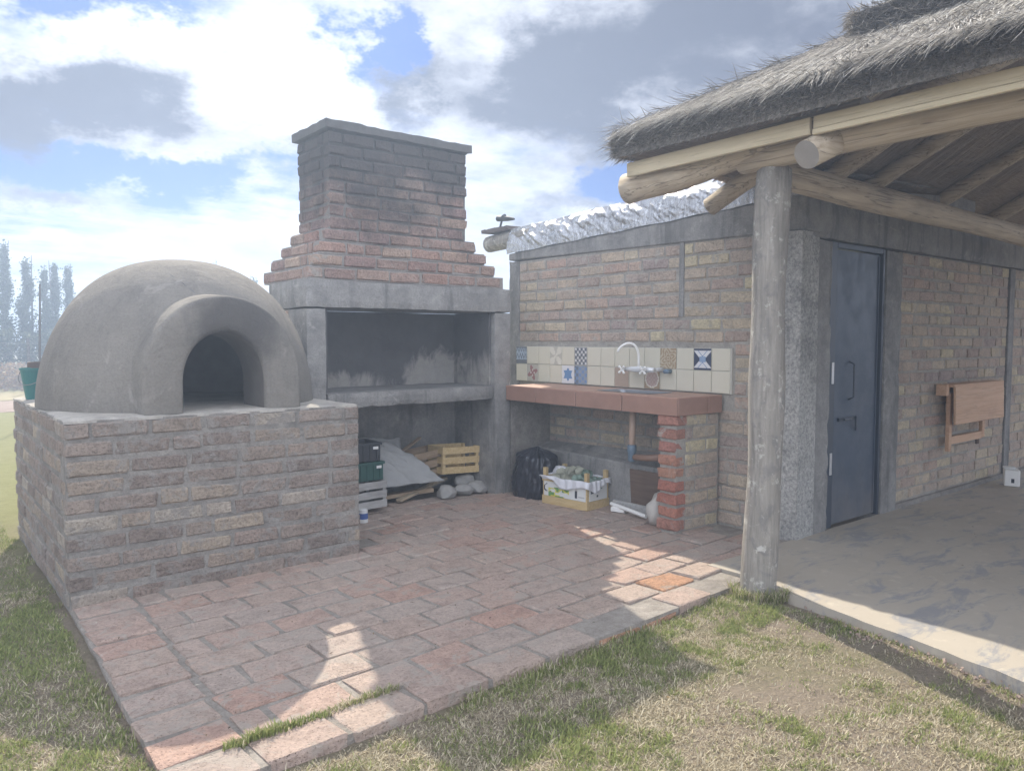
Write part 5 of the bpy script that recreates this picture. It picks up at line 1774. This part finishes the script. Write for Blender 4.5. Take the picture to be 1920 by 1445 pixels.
    # crumpled spare liner at the back corner
    # heap of cones
    def cone_mesh(mat, seed):
        rnd = random.Random(seed)
        mb = MB()
        mb.lathe([(0.004, -0.034), (0.022, -0.026), (0.028, 0.0), (0.020, 0.022), (0.004, 0.034)], (0, 0, 0), 8)
        for r in range(6):
            z = -0.026 + r * 0.0115
            rr = 0.029 * math.sqrt(max(0.06, 1 - (z / 0.038) ** 2))
            for k in range(8):
                a = 2 * math.pi * (k + 0.5 * (r % 2)) / 8 + rnd.uniform(-.1, .1)
                T = Matrix.Translation((rr * math.cos(a), rr * math.sin(a), z)) @ Matrix.Rotation(a, 4, 'Z') @ Matrix.Rotation(-0.7, 4, 'Y')
                mb.add([T @ Vector(q) for q in ((-.006, -.009, 0), (-.006, .009, 0), (.009, .007, .004), (.009, -.007, .004), (.012, 0, .008))], [(0, 1, 2, 3), (3, 2, 4)])
        return mb.mesh('pine_cone', mat, fix=False)
    meshes = [cone_mesh(M_CONE, 1), cone_mesh(M_CONE, 2), cone_mesh(M_CONE2, 3), cone_mesh(M_CONE2, 4)]
    rnd = random.Random(77)
    spots = []
    for i in range(7):
        for j in range(4):
            spots.append((-0.19 + i * 0.062 + rnd.uniform(-.012, .012), -0.09 + j * 0.06 + rnd.uniform(-.012, .012), 0))
    for i in range(5):
        for j in range(2):
            spots.append((-0.11 + i * 0.06 + rnd.uniform(-.012, .012), -0.05 + j * 0.06 + rnd.uniform(-.012, .012), 1))
    for i, (x, y, lv) in enumerate(spots):
        hgt = 0.205 + 0.055 * math.exp(-(x / 0.14) ** 2 - (y / 0.09) ** 2) + lv * 0.042
        o = bpy.data.objects.new('pine_cone', meshes[(0 if x > -0.06 else 2) + rnd.randint(0, 1)])
        o.location = M @ Vector((x, y, hgt))
        o.rotation_euler = (rnd.uniform(0, 6), rnd.uniform(-1, 1), rnd.uniform(0, 6))
        s = rnd.uniform(0.95, 1.2)
        o.scale = (s, s, s)
        link(o)
        tag(o, 'pale scaly pine cone heaped in the fruit crate under the counter', 'pine cone', 'pine cones heaped in the fruit crate')
    blob = blob_mesh(M @ Vector((0.19, -0.02, 0.27)), (0.055, 0.10, 0.055), 131, M_LINER, 'plastic_wad', None, 3, 0.9, False)
    tag(blob, 'crumpled wad of clear plastic at the left end of the pine cones', 'plastic')
fruit_crate()

def under_counter():
    mb = MB(); mb.box((4.715, 4.02, 0.19), (0.018, 0.52, 0.34), (0, R(-4), 0))
    tag(mb.build('brown_board', M_BROWNB, bevel=0.003), 'dark brown board leaning on the ledge behind the sack', 'board')
    o = blob_mesh((4.56, 3.84, 0.09), (0.13, 0.085, 0.15), 143, M_SACK, 'sack', None, 3, 0.9, False)
    for v in o.data.vertices:
        v.co.z = max(v.co.z, 0.003)
    tag(o, 'small pale woven sack slumped against the red brick pier', 'sack')
    mb = MB(); mb.tube([(4.63, 4.42, 0.055), (4.56, 3.98, 0.035)], 0.016, 12)
    tag(mb.build('plastic_tube', M_WHITEP, smooth=False), 'white plastic tube lying beside the sack', 'tube')
    mb = MB(); mb.box((4.63, 4.33, 0.022), (0.07, 0.13, 0.04), (0, 0, R(12)))
    tag(mb.build('white_block', M_WHITEP, bevel=0.006), 'white plastic block on the paving behind the fruit crate', 'block')
    mb = MB(); mb.box((4.71, 4.25, 0.04), (0.03, 0.42, 0.07), (0, 0, R(3)))
    tag(mb.build('plank', M_CRATE_G, bevel=0.003), 'grey batten on the floor at the foot of the ledge', 'plank')
under_counter()

def folding_table():
    t = thing('folding_wall_table', 'folded pine wall table hanging on the brick wall beside the door', 'table', (7.85, 2.9, 0.6))
    W = 2.935
    mb = MB(); mb.box((7.83, W - 0.125, 0.835), (1.12, 0.022, 0.335), (R(-2), 0, 0)); mb.build('table_top', M_TABLE, t, bevel=0.004)
    mb = MB(); mb.box((7.80, W - 0.075, 1.012), (1.16, 0.12, 0.022)); mb.build('wall_shelf', M_TABLE, t, bevel=0.003)
    mb = MB(); mb.box((7.20, W - 0.05, 0.975), (0.06, 0.09, 0.10)); mb.build('bracket', M_TABLE, t, bevel=0.004)
    for x in (7.34, 8.09):
        mb = MB(); mb.box((x, W - 0.055, 0.70 if x > 8 else 0.68), (0.055, 0.035, 0.52 if x < 8 else 0.42)); mb.build('leg', M_TABLE, t, bevel=0.003)
    mb = MB(); mb.box((7.715, W - 0.055, 0.515), (0.69, 0.030, 0.07)); mb.build('cross_rail', M_TABLE, t, bevel=0.003)
    mb = MB(); mb.box((8.02, W - 0.045, 0.455), (0.05, 0.02, 0.05)); mb.build('foot_block', M_BROWNB, t)
folding_table()

def die():
    t = thing('white_block', 'small white box with dark spots on the floor by the far wall', 'box', (8.40, 2.70, 0.004))
    M = Matrix.Translation((8.42, 2.72, 0.005)) @ Matrix.Rotation(R(24), 4, 'Z')
    mb = MB(); mb.box((0, 0, 0.08), (0.13, 0.13, 0.16), M=M); mb.build('body', M_WHITEP, t, bevel=0.008)
    mb = MB(); mb.box((0.0, 0.02, 0.172), (0.10, 0.10, 0.022), M=M); mb.build('lid', M_WHITEL, t, bevel=0.004)
    for c, s in (((-0.0655, -0.005, 0.055), (0.003, 0.026, 0.04)), ((-0.028, -0.0655, 0.115), (0.03, 0.003, 0.026)), ((-0.020, -0.0655, 0.055), (0.028, 0.003, 0.028)), ((0.04, -0.0655, 0.09), (0.02, 0.003, 0.02))):
        mb = MB(); mb.box(c, s, M=M); mb.build('spot', M_BLACK, t, bevel=0.001)
die()

def buckets():
    c = (0.800, 6.36, 0.998)
    t = thing('bucket', 'dark green plastic bucket at the back corner of the oven plinth', 'bucket', c)
    pr = [(0.068, 0.0), (0.070, 0.004), (0.098, 0.205), (0.104, 0.207), (0.104, 0.222), (0.096, 0.222), (0.066, 0.012)]
    mb = MB(); mb.lathe([(0.0005, 0.0)] + pr + [(0.0005, 0.012)], c, 28); mb.build('body', M_GREENB, t, smooth=False)
    mb = MB()
    mb.tube([(c[0] + 0.108 * math.cos(a), c[1] + 0.108 * math.sin(a), c[2] + 0.205 - 0.10 * math.sin((a - 2.4) / 3.14 * math.pi)) for a in np.linspace(2.4, 5.54, 18)], 0.003, 6)
    mb.build('bail', M_WIRE, t)
    c = (0.875, 6.50, 0.998)
    t = thing('flower_pot', 'brown pot with a dark rim behind the green bucket', 'pot', c)
    mb = MB(); mb.lathe([(0.0005, 0.0), (0.075, 0.0), (0.10, 0.22)], c, 24); mb.build('body', M_BROWNPOT, t, smooth=False)
    mb = MB(); mb.lathe([(0.10, 0.218), (0.112, 0.218), (0.112, 0.258), (0.098, 0.258), (0.096, 0.21), (0.0005, 0.21)], c, 24); mb.build('rim', M_BROWNPOT, t, smooth=False)
buckets()

# ------------------------------------------------------------------ trees, hedge, fence
def leaf_cloud(name, pts, size, mat, parent, up=0.3):
    """quads around given points (n,3)"""
    n = len(pts)
    a = RNG.normal(0, 1, (n, 3)); a /= np.linalg.norm(a, axis=1)[:, None]
    b = np.cross(a, RNG.normal(0, 1, (n, 3))); b /= np.linalg.norm(b, axis=1)[:, None]
    s = (size * RNG.uniform(0.6, 1.4, n))[:, None]
    V = np.stack([pts - a * s, pts + b * s * 0.6, pts + a * s, pts - b * s * 0.6], 1).reshape(-1, 3)
    loops = np.arange(n * 4)
    me = bpy.data.meshes.new(name)
    me.vertices.add(n * 4); me.vertices.foreach_set('co', V.ravel())
    me.loops.add(n * 4); me.loops.foreach_set('vertex_index', loops)
    me.polygons.add(n); me.polygons.foreach_set('loop_start', np.arange(n) * 4)
    me.update(calc_edges=True)
    me.materials.append(mat)
    return link(bpy.data.objects.new(name, me), parent)

def poplar(x, y, h, r, label, seed, dens=1.0):
    global RNG
    RNG = np.random.default_rng(seed)
    t = thing('poplar_tree', label, 'tree', (x, y, 0), 'poplars beyond the pasture')
    rnd = random.Random(seed)
    mb = MB()
    mb.tube([(x, y, -0.1), (x + rnd.uniform(-.15, .15), y, h * 0.4), (x + rnd.uniform(-.2, .2), y, h * 0.95)], [0.06, 0.04, 0.01], 8)
    pts = []
    nb = int(34 * dens)
    for i in range(nb):
        z0 = h * (0.10 + 0.80 * (i / nb) + rnd.uniform(-.02, .02))
        a = rnd.uniform(0, 6.28)
        prof = math.sin(min(1, (z0 / h) * 1.15 + 0.12) * math.pi) ** 0.6
        ln = r * prof * rnd.uniform(0.55, 1.15)
        rise = ln * rnd.uniform(1.6, 2.8)
        e = (x + ln * math.cos(a), y + ln * math.sin(a), min(h * 1.0, z0 + rise))
        mb.tube([(x, y, z0), ((x + e[0]) / 2, (y + e[1]) / 2, z0 + rise * 0.4), e], [0.014, 0.009, 0.004], 4)
        k = int(rnd.uniform(110, 230))
        f = RNG.uniform(0.15, 1.05, k)
        base = np.array([[x, y, z0]]) + (np.array(e) - np.array([x, y, z0]))[None, :] * f[:, None]
        pts.append(base + RNG.normal(0, 1, (k, 3)) * np.array([0.06, 0.06, 0.10]) * (0.5 + 0.7 * f[:, None]))
    mb.build('trunk', M_BARK, t)
    leaf_cloud('crown', np.concatenate(pts), 0.040, M_LEAF, t)
K = 30.6 / 80.0                                              # a windbreak of young poplars
for a in [(8.0, 80, 10.6, 0.85, 'tall poplar cut by the left edge of the picture', 1, 1.2), (9.55, 80, 9.4, 0.75, 'leafy poplar second from the left edge', 2, 1.1), (10.8, 79, 8.5, 0.50, 'slender poplar just left of the leaning fence pole', 3, 0.8),
          (11.75, 80, 9.0, 0.62, 'poplar right of the leaning fence pole', 4, 0.9), (12.95, 81, 8.9, 0.42, 'narrow poplar nearest the oven dome', 5, 0.9), (25.7, 80, 10.1, 0.5, 'poplar whose tip shows above the oven dome', 6, 0.6), (29.9, 80, 8.6, 0.5, 'poplar whose tip shows between dome and chimney', 7, 0.6),
          (6.3, 82, 10.5, 0.8, 'poplar just outside the left edge of the picture', 9, 1.0)]:
    a = (a[0] * K, a[1] * K, 1.42 + (a[2] - 1.42) * K, a[3] * K, *a[4:])
    poplar(*a)

def hedge():
    global RNG
    RNG = np.random.default_rng(31)
    n = 30000
    x = RNG.uniform(-4, 16, n)
    top = 1.15 + 0.55 * vnoise(x, x * 0, 41, 0.35) + 0.3 * vnoise(x, x * 0, 42, 1.6)
    z = RNG.uniform(0, 1, n) ** 0.8 * top
    y = 29.6 + RNG.normal(0, 0.3, n)
    o = leaf_cloud('hedge', np.stack([x, y, z], 1), 0.055, M_HEDGE, None)
    tag(o, 'scrubby dark hedge at the foot of the poplars', 'hedge', kind='stuff')
    n = 22000
    x = RNG.uniform(-3, 14, n); y = RNG.uniform(25.5, 29.2, n); z = RNG.uniform(0, 1, n) ** 1.3 * (0.45 + 0.4 * vnoise(x, y, 44, 0.5)) - 0.03
    o = leaf_cloud('dry_weeds', np.stack([x, y, z], 1), 0.05, M_REED, None)
    tag(o, 'rusty band of dry weeds behind the fence', 'weeds', kind='stuff')
    # bushes at the end of the lawn
hedge()

def fence():
    t = thing('wire_fence', 'sagging wire mesh fence with dark posts across the pasture', 'fence', (3.7, 24.5, 0))
    xs = [-2.3, 0.3, 2.94, 5.6, 8.2, 10.8]
    for x in xs:
        mb = MB(); mb.tube([(x, 24.5, -0.2), (x + random.uniform(-.04, .04), 24.5, 1.45)], [0.04, 0.035], 8); mb.build('post', M_FPOST, t)
    mb = MB()
    for z in (0.1, 0.4, 0.7, 1.0, 1.3):
        mb.tube([(x, 24.45, z + (0.03 * math.sin(x))) for x in np.linspace(-2.3, 10.8, 30)], 0.005, 4)
    mb.build('wire', M_WIRE, t)
    mb = MB()
    k = 0
    x = -2.3
    while x < 11:
        mb.tube([(x, 24.46, 0.05), (x + 1.25, 24.46, 1.3)], 0.0035, 3, caps=False)
        mb.tube([(x + 1.25, 24.47, 0.05), (x, 24.47, 1.3)], 0.0035, 3, caps=False)
        x += 0.29
    mb.build('mesh_wire', M_WIRE, t)
    mb = MB(); mb.tube([(2.06, 16.0, -0.2), (2.08, 16.0, 1.2), (2.12, 16.0, 2.40)], [0.022, 0.020, 0.016], 8)
    tag(mb.build('leaning_pole', M_FPOST), 'thin dark pole leaning slightly beside the oven dome', 'pole')
fence()

# ------------------------------------------------------------------ grass
def grass():
    global RNG
    RNG = np.random.default_rng(55)
    def ground_z(X, Y):
        near = np.clip(1 - (np.hypot(X - 2, Y - 3) - 5) / 6, 0, 1)
        Z = -0.040 + near * (0.045 * (fbm(X, Y, 3, 1.3) - 0.5) + 0.022 * (fbm(X, Y, 9, 5.0) - 0.5))
        return Z - 0.010 * np.exp(-((X - 3.35) / 0.3) ** 2) * (Y < 2.4)
    def scatter(n, x0, x1, y0, y1):
        return RNG.uniform(x0, x1, n), RNG.uniform(y0, y1, n)
    A = math.tan(R(2.9))
    xs, ys = [], []
    for n, box in ((330000, (0.5, 3.85, 0.3, 2.66)), (60000, (-0.1, 0.72, 2.4, 5.2)), (34000, (-0.1, 0.80, 5.2, 9.5)), (14000, (-0.3, 1.4, 9.5, 17))):
        a, b = scatter(n, *box); xs.append(a); ys.append(b)
    x, y = np.concatenate(xs), np.concatenate(ys)
    front = 2.475 + (x - 1.5) * A
    wob = 0.05 * (fbm(x, y, 13, 4.0) - 0.5)
    # grass creeps over the paving rim on the right
    front = front - 0.005 + np.where((x > 1.75), 0.07 * np.clip((x - 1.75) / 0.5, 0, 1) * fbm(x, y * 0, 14, 2.0), 0) + wob * (x > 1.6)
    lawn_l = (x < 0.625 + wob * 0.8)
    ok = np.where(y > front, lawn_l, True)
    slab = 3.80 - 0.05 * fbm(x, y, 15, 3.0)
    ok &= ~((x > slab) & (y < 2.6))
    ok &= ~((x > 0.66) & (y > 4.5) & (y < 6.7))
    # bare scuffed earth and thin cover
    bare = np.exp(-(((x - 2.92) / 0.38) ** 2 + ((y - 1.72) / 0.30) ** 2)) * 1.15 + np.exp(-(((x - 3.5) / 0.22) ** 2)) * (y < 2.2) * 0.85 + np.exp(-(((x - 2.45) / 0.5) ** 2 + ((y - 1.25) / 0.25) ** 2)) * 0.4
    patch = fbm(x, y, 17, 2.6)
    fine = fbm(x, y, 18, 14.0)
    left = x < 0.7
    cover = np.clip(0.95 - bare * 1.0 + (fine - 0.5) * 1.3 + (patch - 0.5) * 0.6, 0.02, 1)
    cover = np.where(left, np.clip(cover + 0.3, 0.3, 1), cover)
    ok &= RNG.random(len(x)) < cover
    x, y, patch, fine, left, bare = x[ok], y[ok], patch[ok], fine[ok], left[ok], bare[ok]
    n = len(x)
    z = ground_z(x, y) - 0.004
    far = y > 9.5
    green = np.clip((patch - 0.50) * 2.2 + (fine - 0.5) * 2.6 + 0.26 + left * 0.58 - bare * 0.5, 0, 1)
    # greener line of uncut grass along the paving edge
    green = np.clip(green + 0.5 * np.exp(-((y - (2.43 + (x - 1.5) * A)) / 0.05) ** 2) * (x > 1.55), 0, 1)
    ln = RNG.uniform(0.014, 0.042, n) * (0.8 + 0.15 * green) * np.where(RNG.random(n) < 0.05, 1.6, 1.0)
    ln *= np.where(far, 1.6, 1.0)
    isg = RNG.random(n) < green
    lean = np.where(isg, RNG.uniform(0.3, 1.6, n), RNG.uniform(0.6, 2.2, n))
    th = RNG.uniform(0, 6.283, n)
    d = np.stack([np.cos(th) * lean, np.sin(th) * lean, np.ones(n)], 1)
    d /= np.linalg.norm(d, axis=1)[:, None]
    w = RNG.uniform(0.0011, 0.0024, n) * np.where(far, 3.0, 1.0)
    sd_ = np.stack([-np.sin(th + RNG.normal(0, 0.8, n)), np.cos(th), np.zeros(n)], 1) * w[:, None]
    P = np.stack([x, y, z], 1)
    mid = P + d * (ln * 0.55)[:, None]
    tip = P + d * ln[:, None] - np.stack([0 * x, 0 * x, ln * 0.12 * lean], 1)
    V = np.stack([P - sd_, P + sd_, mid + sd_ * 0.8, mid - sd_ * 0.8, tip], 1).reshape(-1, 3)
    b = np.arange(n) * 5
    loops = np.stack([b, b + 1, b + 2, b + 3, b + 3, b + 2, b + 4], 1).ravel()
    starts = np.stack([np.arange(n) * 7, np.arange(n) * 7 + 4], 1).ravel()
    me = bpy.data.meshes.new('grass')
    me.vertices.add(len(V)); me.vertices.foreach_set('co', V.ravel())
    me.loops.add(len(loops)); me.loops.foreach_set('vertex_index', loops)
    me.polygons.add(len(starts)); me.polygons.foreach_set('loop_start', starts)
    me.update(calc_edges=True)
    g0, g1 = np.array([0.15, 0.19, 0.06]), np.array([0.38, 0.40, 0.16])
    s0, s1 = np.array([0.30, 0.25, 0.17]), np.array([0.72, 0.64, 0.47])
    r = RNG.random((n, 1))
    c = np.where(isg[:, None], g0 + (g1 - g0) * r, s0 + (s1 - s0) * r)
    c4 = np.concatenate([np.repeat(c, 5, 0), np.ones((n * 5, 1))], 1)
    at = me.color_attributes.new('Col', 'FLOAT_COLOR', 'POINT')
    at.data.foreach_set('color', c4.ravel())
    me.materials.append(M_BLADE)
    o = link(bpy.data.objects.new('grass', me))
    tag(o, 'short patchy lawn of green and straw coloured blades', 'grass', kind='stuff')
    # taller tufts: paving joint, slab corner, lawn tussocks
    def tufts(spots):
        vs, fs, cs = [], [], []
        rnd = random.Random(3)
        for (cx, cy, cz, rad, k, hgt, gr) in spots:
            for i in range(k):
                a, q = rnd.uniform(0, 6.28), rad * math.sqrt(rnd.random())
                px, py = cx + q * math.cos(a), cy + q * math.sin(a)
                hh = hgt * rnd.uniform(0.4, 1.1)
                le = rnd.uniform(0.1, 0.9) * hh
                t2 = rnd.uniform(0, 6.28)
                w = rnd.uniform(0.0012, 0.0022)
                sx, sy = -math.sin(t2) * w, math.cos(t2) * w
                dx, dy = math.cos(t2) * le, math.sin(t2) * le
                bI = len(vs)
                vs += [(px - sx, py - sy, cz), (px + sx, py + sy, cz), (px + dx * .4 + sx, py + dy * .4 + sy, cz + hh * .6), (px + dx * .4 - sx, py + dy * .4 - sy, cz + hh * .6), (px + dx, py + dy, cz + hh * .9)]
                fs += [(bI, bI + 1, bI + 2, bI + 3), (bI + 3, bI + 2, bI + 4)]
                f = rnd.random()
                base = (g0 + (g1 - g0) * f) if rnd.random() < gr else (s0 + (s1 - s0) * f)
                cs += [(*base, 1.0)] * 5
        me = bpy.data.meshes.new('grass_tufts')
        me.from_pydata(vs, [], fs)
        at = me.color_attributes.new('Col', 'FLOAT_COLOR', 'POINT')
        at.data.foreach_set('color', np.array(cs).ravel())
        me.materials.append(M_BLADE)
        return link(bpy.data.objects.new('grass_tufts', me))
    sp = []
    rnd = random.Random(12)
    for i in range(60):                                   # green line growing in the joint behind the edge course
        f = i / 59
        xx = 0.86 + 0.70 * f
        sp.append((xx, 2.685 + (xx - 1.5) * A + rnd.uniform(-.012, .012), -0.012, 0.018, 26, 0.030 + 0.012 * math.sin(f * 9) + (0.01 if f < 0.7 else 0), 0.9 if f < 0.55 else 0.45))
    for i in range(26):                                   # tussocks along the front rim
        xx = rnd.uniform(1.75, 3.6)
        sp.append((xx, 2.455 + (xx - 1.5) * A + rnd.uniform(-.03, .04), -0.045, 0.05, 34, rnd.uniform(0.025, 0.05), 0.55))
    for i in range(16):                                   # around the post foot
        a = rnd.uniform(2.2, 5.0)
        sp.append((3.84 + 0.15 * math.cos(a), 2.49 + 0.15 * math.sin(a), -0.04, 0.03, 60, rnd.uniform(0.05, 0.09), 0.6))
    for i in range(26):                                   # lawn tussocks
        sp.append((rnd.uniform(1.2, 3.5), rnd.uniform(0.9, 2.25), -0.05, rnd.uniform(0.04, 0.12), 60, rnd.uniform(0.018, 0.03), 0.6))
    for i in range(60):                                   # along the left rim and the plinth
        yy = rnd.uniform(2.6, 6.6)
        xx = 0.60 - 0.03 * (yy - 4) * 0.2 + rnd.uniform(-.03, .02) if yy < 4.5 else 0.655 + rnd.uniform(-.03, 0)
        sp.append((xx, yy, -0.05, 0.04, 40, rnd.uniform(0.02, 0.045), 0.75))
    for i in range(30):
        sp.append((rnd.uniform(0.1, 0.55), rnd.uniform(2.8, 8), -0.05, 0.08, 60, rnd.uniform(0.02, 0.03), 0.75))
    tag(tufts(sp), 'taller grass tufts in the paving joint and along the edges', 'grass', kind='stuff')
grass()

def litter():
    rnd = random.Random(61)
    mb = MB()
    A = math.tan(R(2.9))
    for i in range(230):
        if i < 130:
            x, y = rnd.uniform(0.75, 3.9), rnd.uniform(2.6, 5.3)
            if (x < 2.45 and y > 4.5) or (x > 3.7 and y < 2.8):
                continue
            z = 0.006
        elif i < 160:
            x, y, z = rnd.uniform(4.1, 7.5), rnd.uniform(0.6, 2.7), 0.010
        else:
            x, y, z = rnd.uniform(0.9, 3.5), rnd.uniform(0.9, 2.3), -0.012
        s = rnd.uniform(0.004, 0.013)
        a = rnd.uniform(0, 6.28)
        c, q = math.cos(a) * s, math.sin(a) * s
        h = rnd.uniform(0.001, 0.006)
        k = 0.35
        mb.add([(x - c, y - q, z), (x + q * k, y - c * k, z + h), (x + c, y + q, z + 0.001), (x - q * k, y + c * k, z + h * 0.6)], [(0, 1, 2, 3)])
    n = NT('dead_leaf', 0.9, 0.1)
    n.col(n.ramp(n.rand(True), [(0, (0.06, 0.045, 0.03)), (0.5, (0.16, 0.11, 0.06)), (0.8, (0.30, 0.22, 0.12)), (1, (0.62, 0.58, 0.5))]))
    tag(mb.build('leaf_litter', n.m, fix=False), 'scattered dead leaves and crumbs on paving and lawn', 'litter', kind='stuff')
litter()

# ------------------------------------------------------------------ haze volume added to stand in for lens glare
def haze():
    mb = MB(); mb.span((-910, -910, -1.2), (910, 910, 5.8))
    m = bpy.data.materials.new('pale_haze')
    m.use_nodes = True
    nt = m.node_tree
    for n in list(nt.nodes):
        if n.type == 'BSDF_PRINCIPLED':
            nt.nodes.remove(n)
    v = nt.nodes.new('ShaderNodeVolumePrincipled')
    v.inputs['Color'].default_value = (0.60, 0.75, 1.0, 1)
    v.inputs['Density'].default_value = 0.0145
    v.inputs['Anisotropy'].default_value = 0.55
    nt.links.new(v.outputs[0], nt.nodes['Material Output'].inputs['Volume'])
    o = mb.build('haze', m)
    tag(o, 'thin blue haze added to stand in for lens glare', 'haze', kind='stuff')
haze()
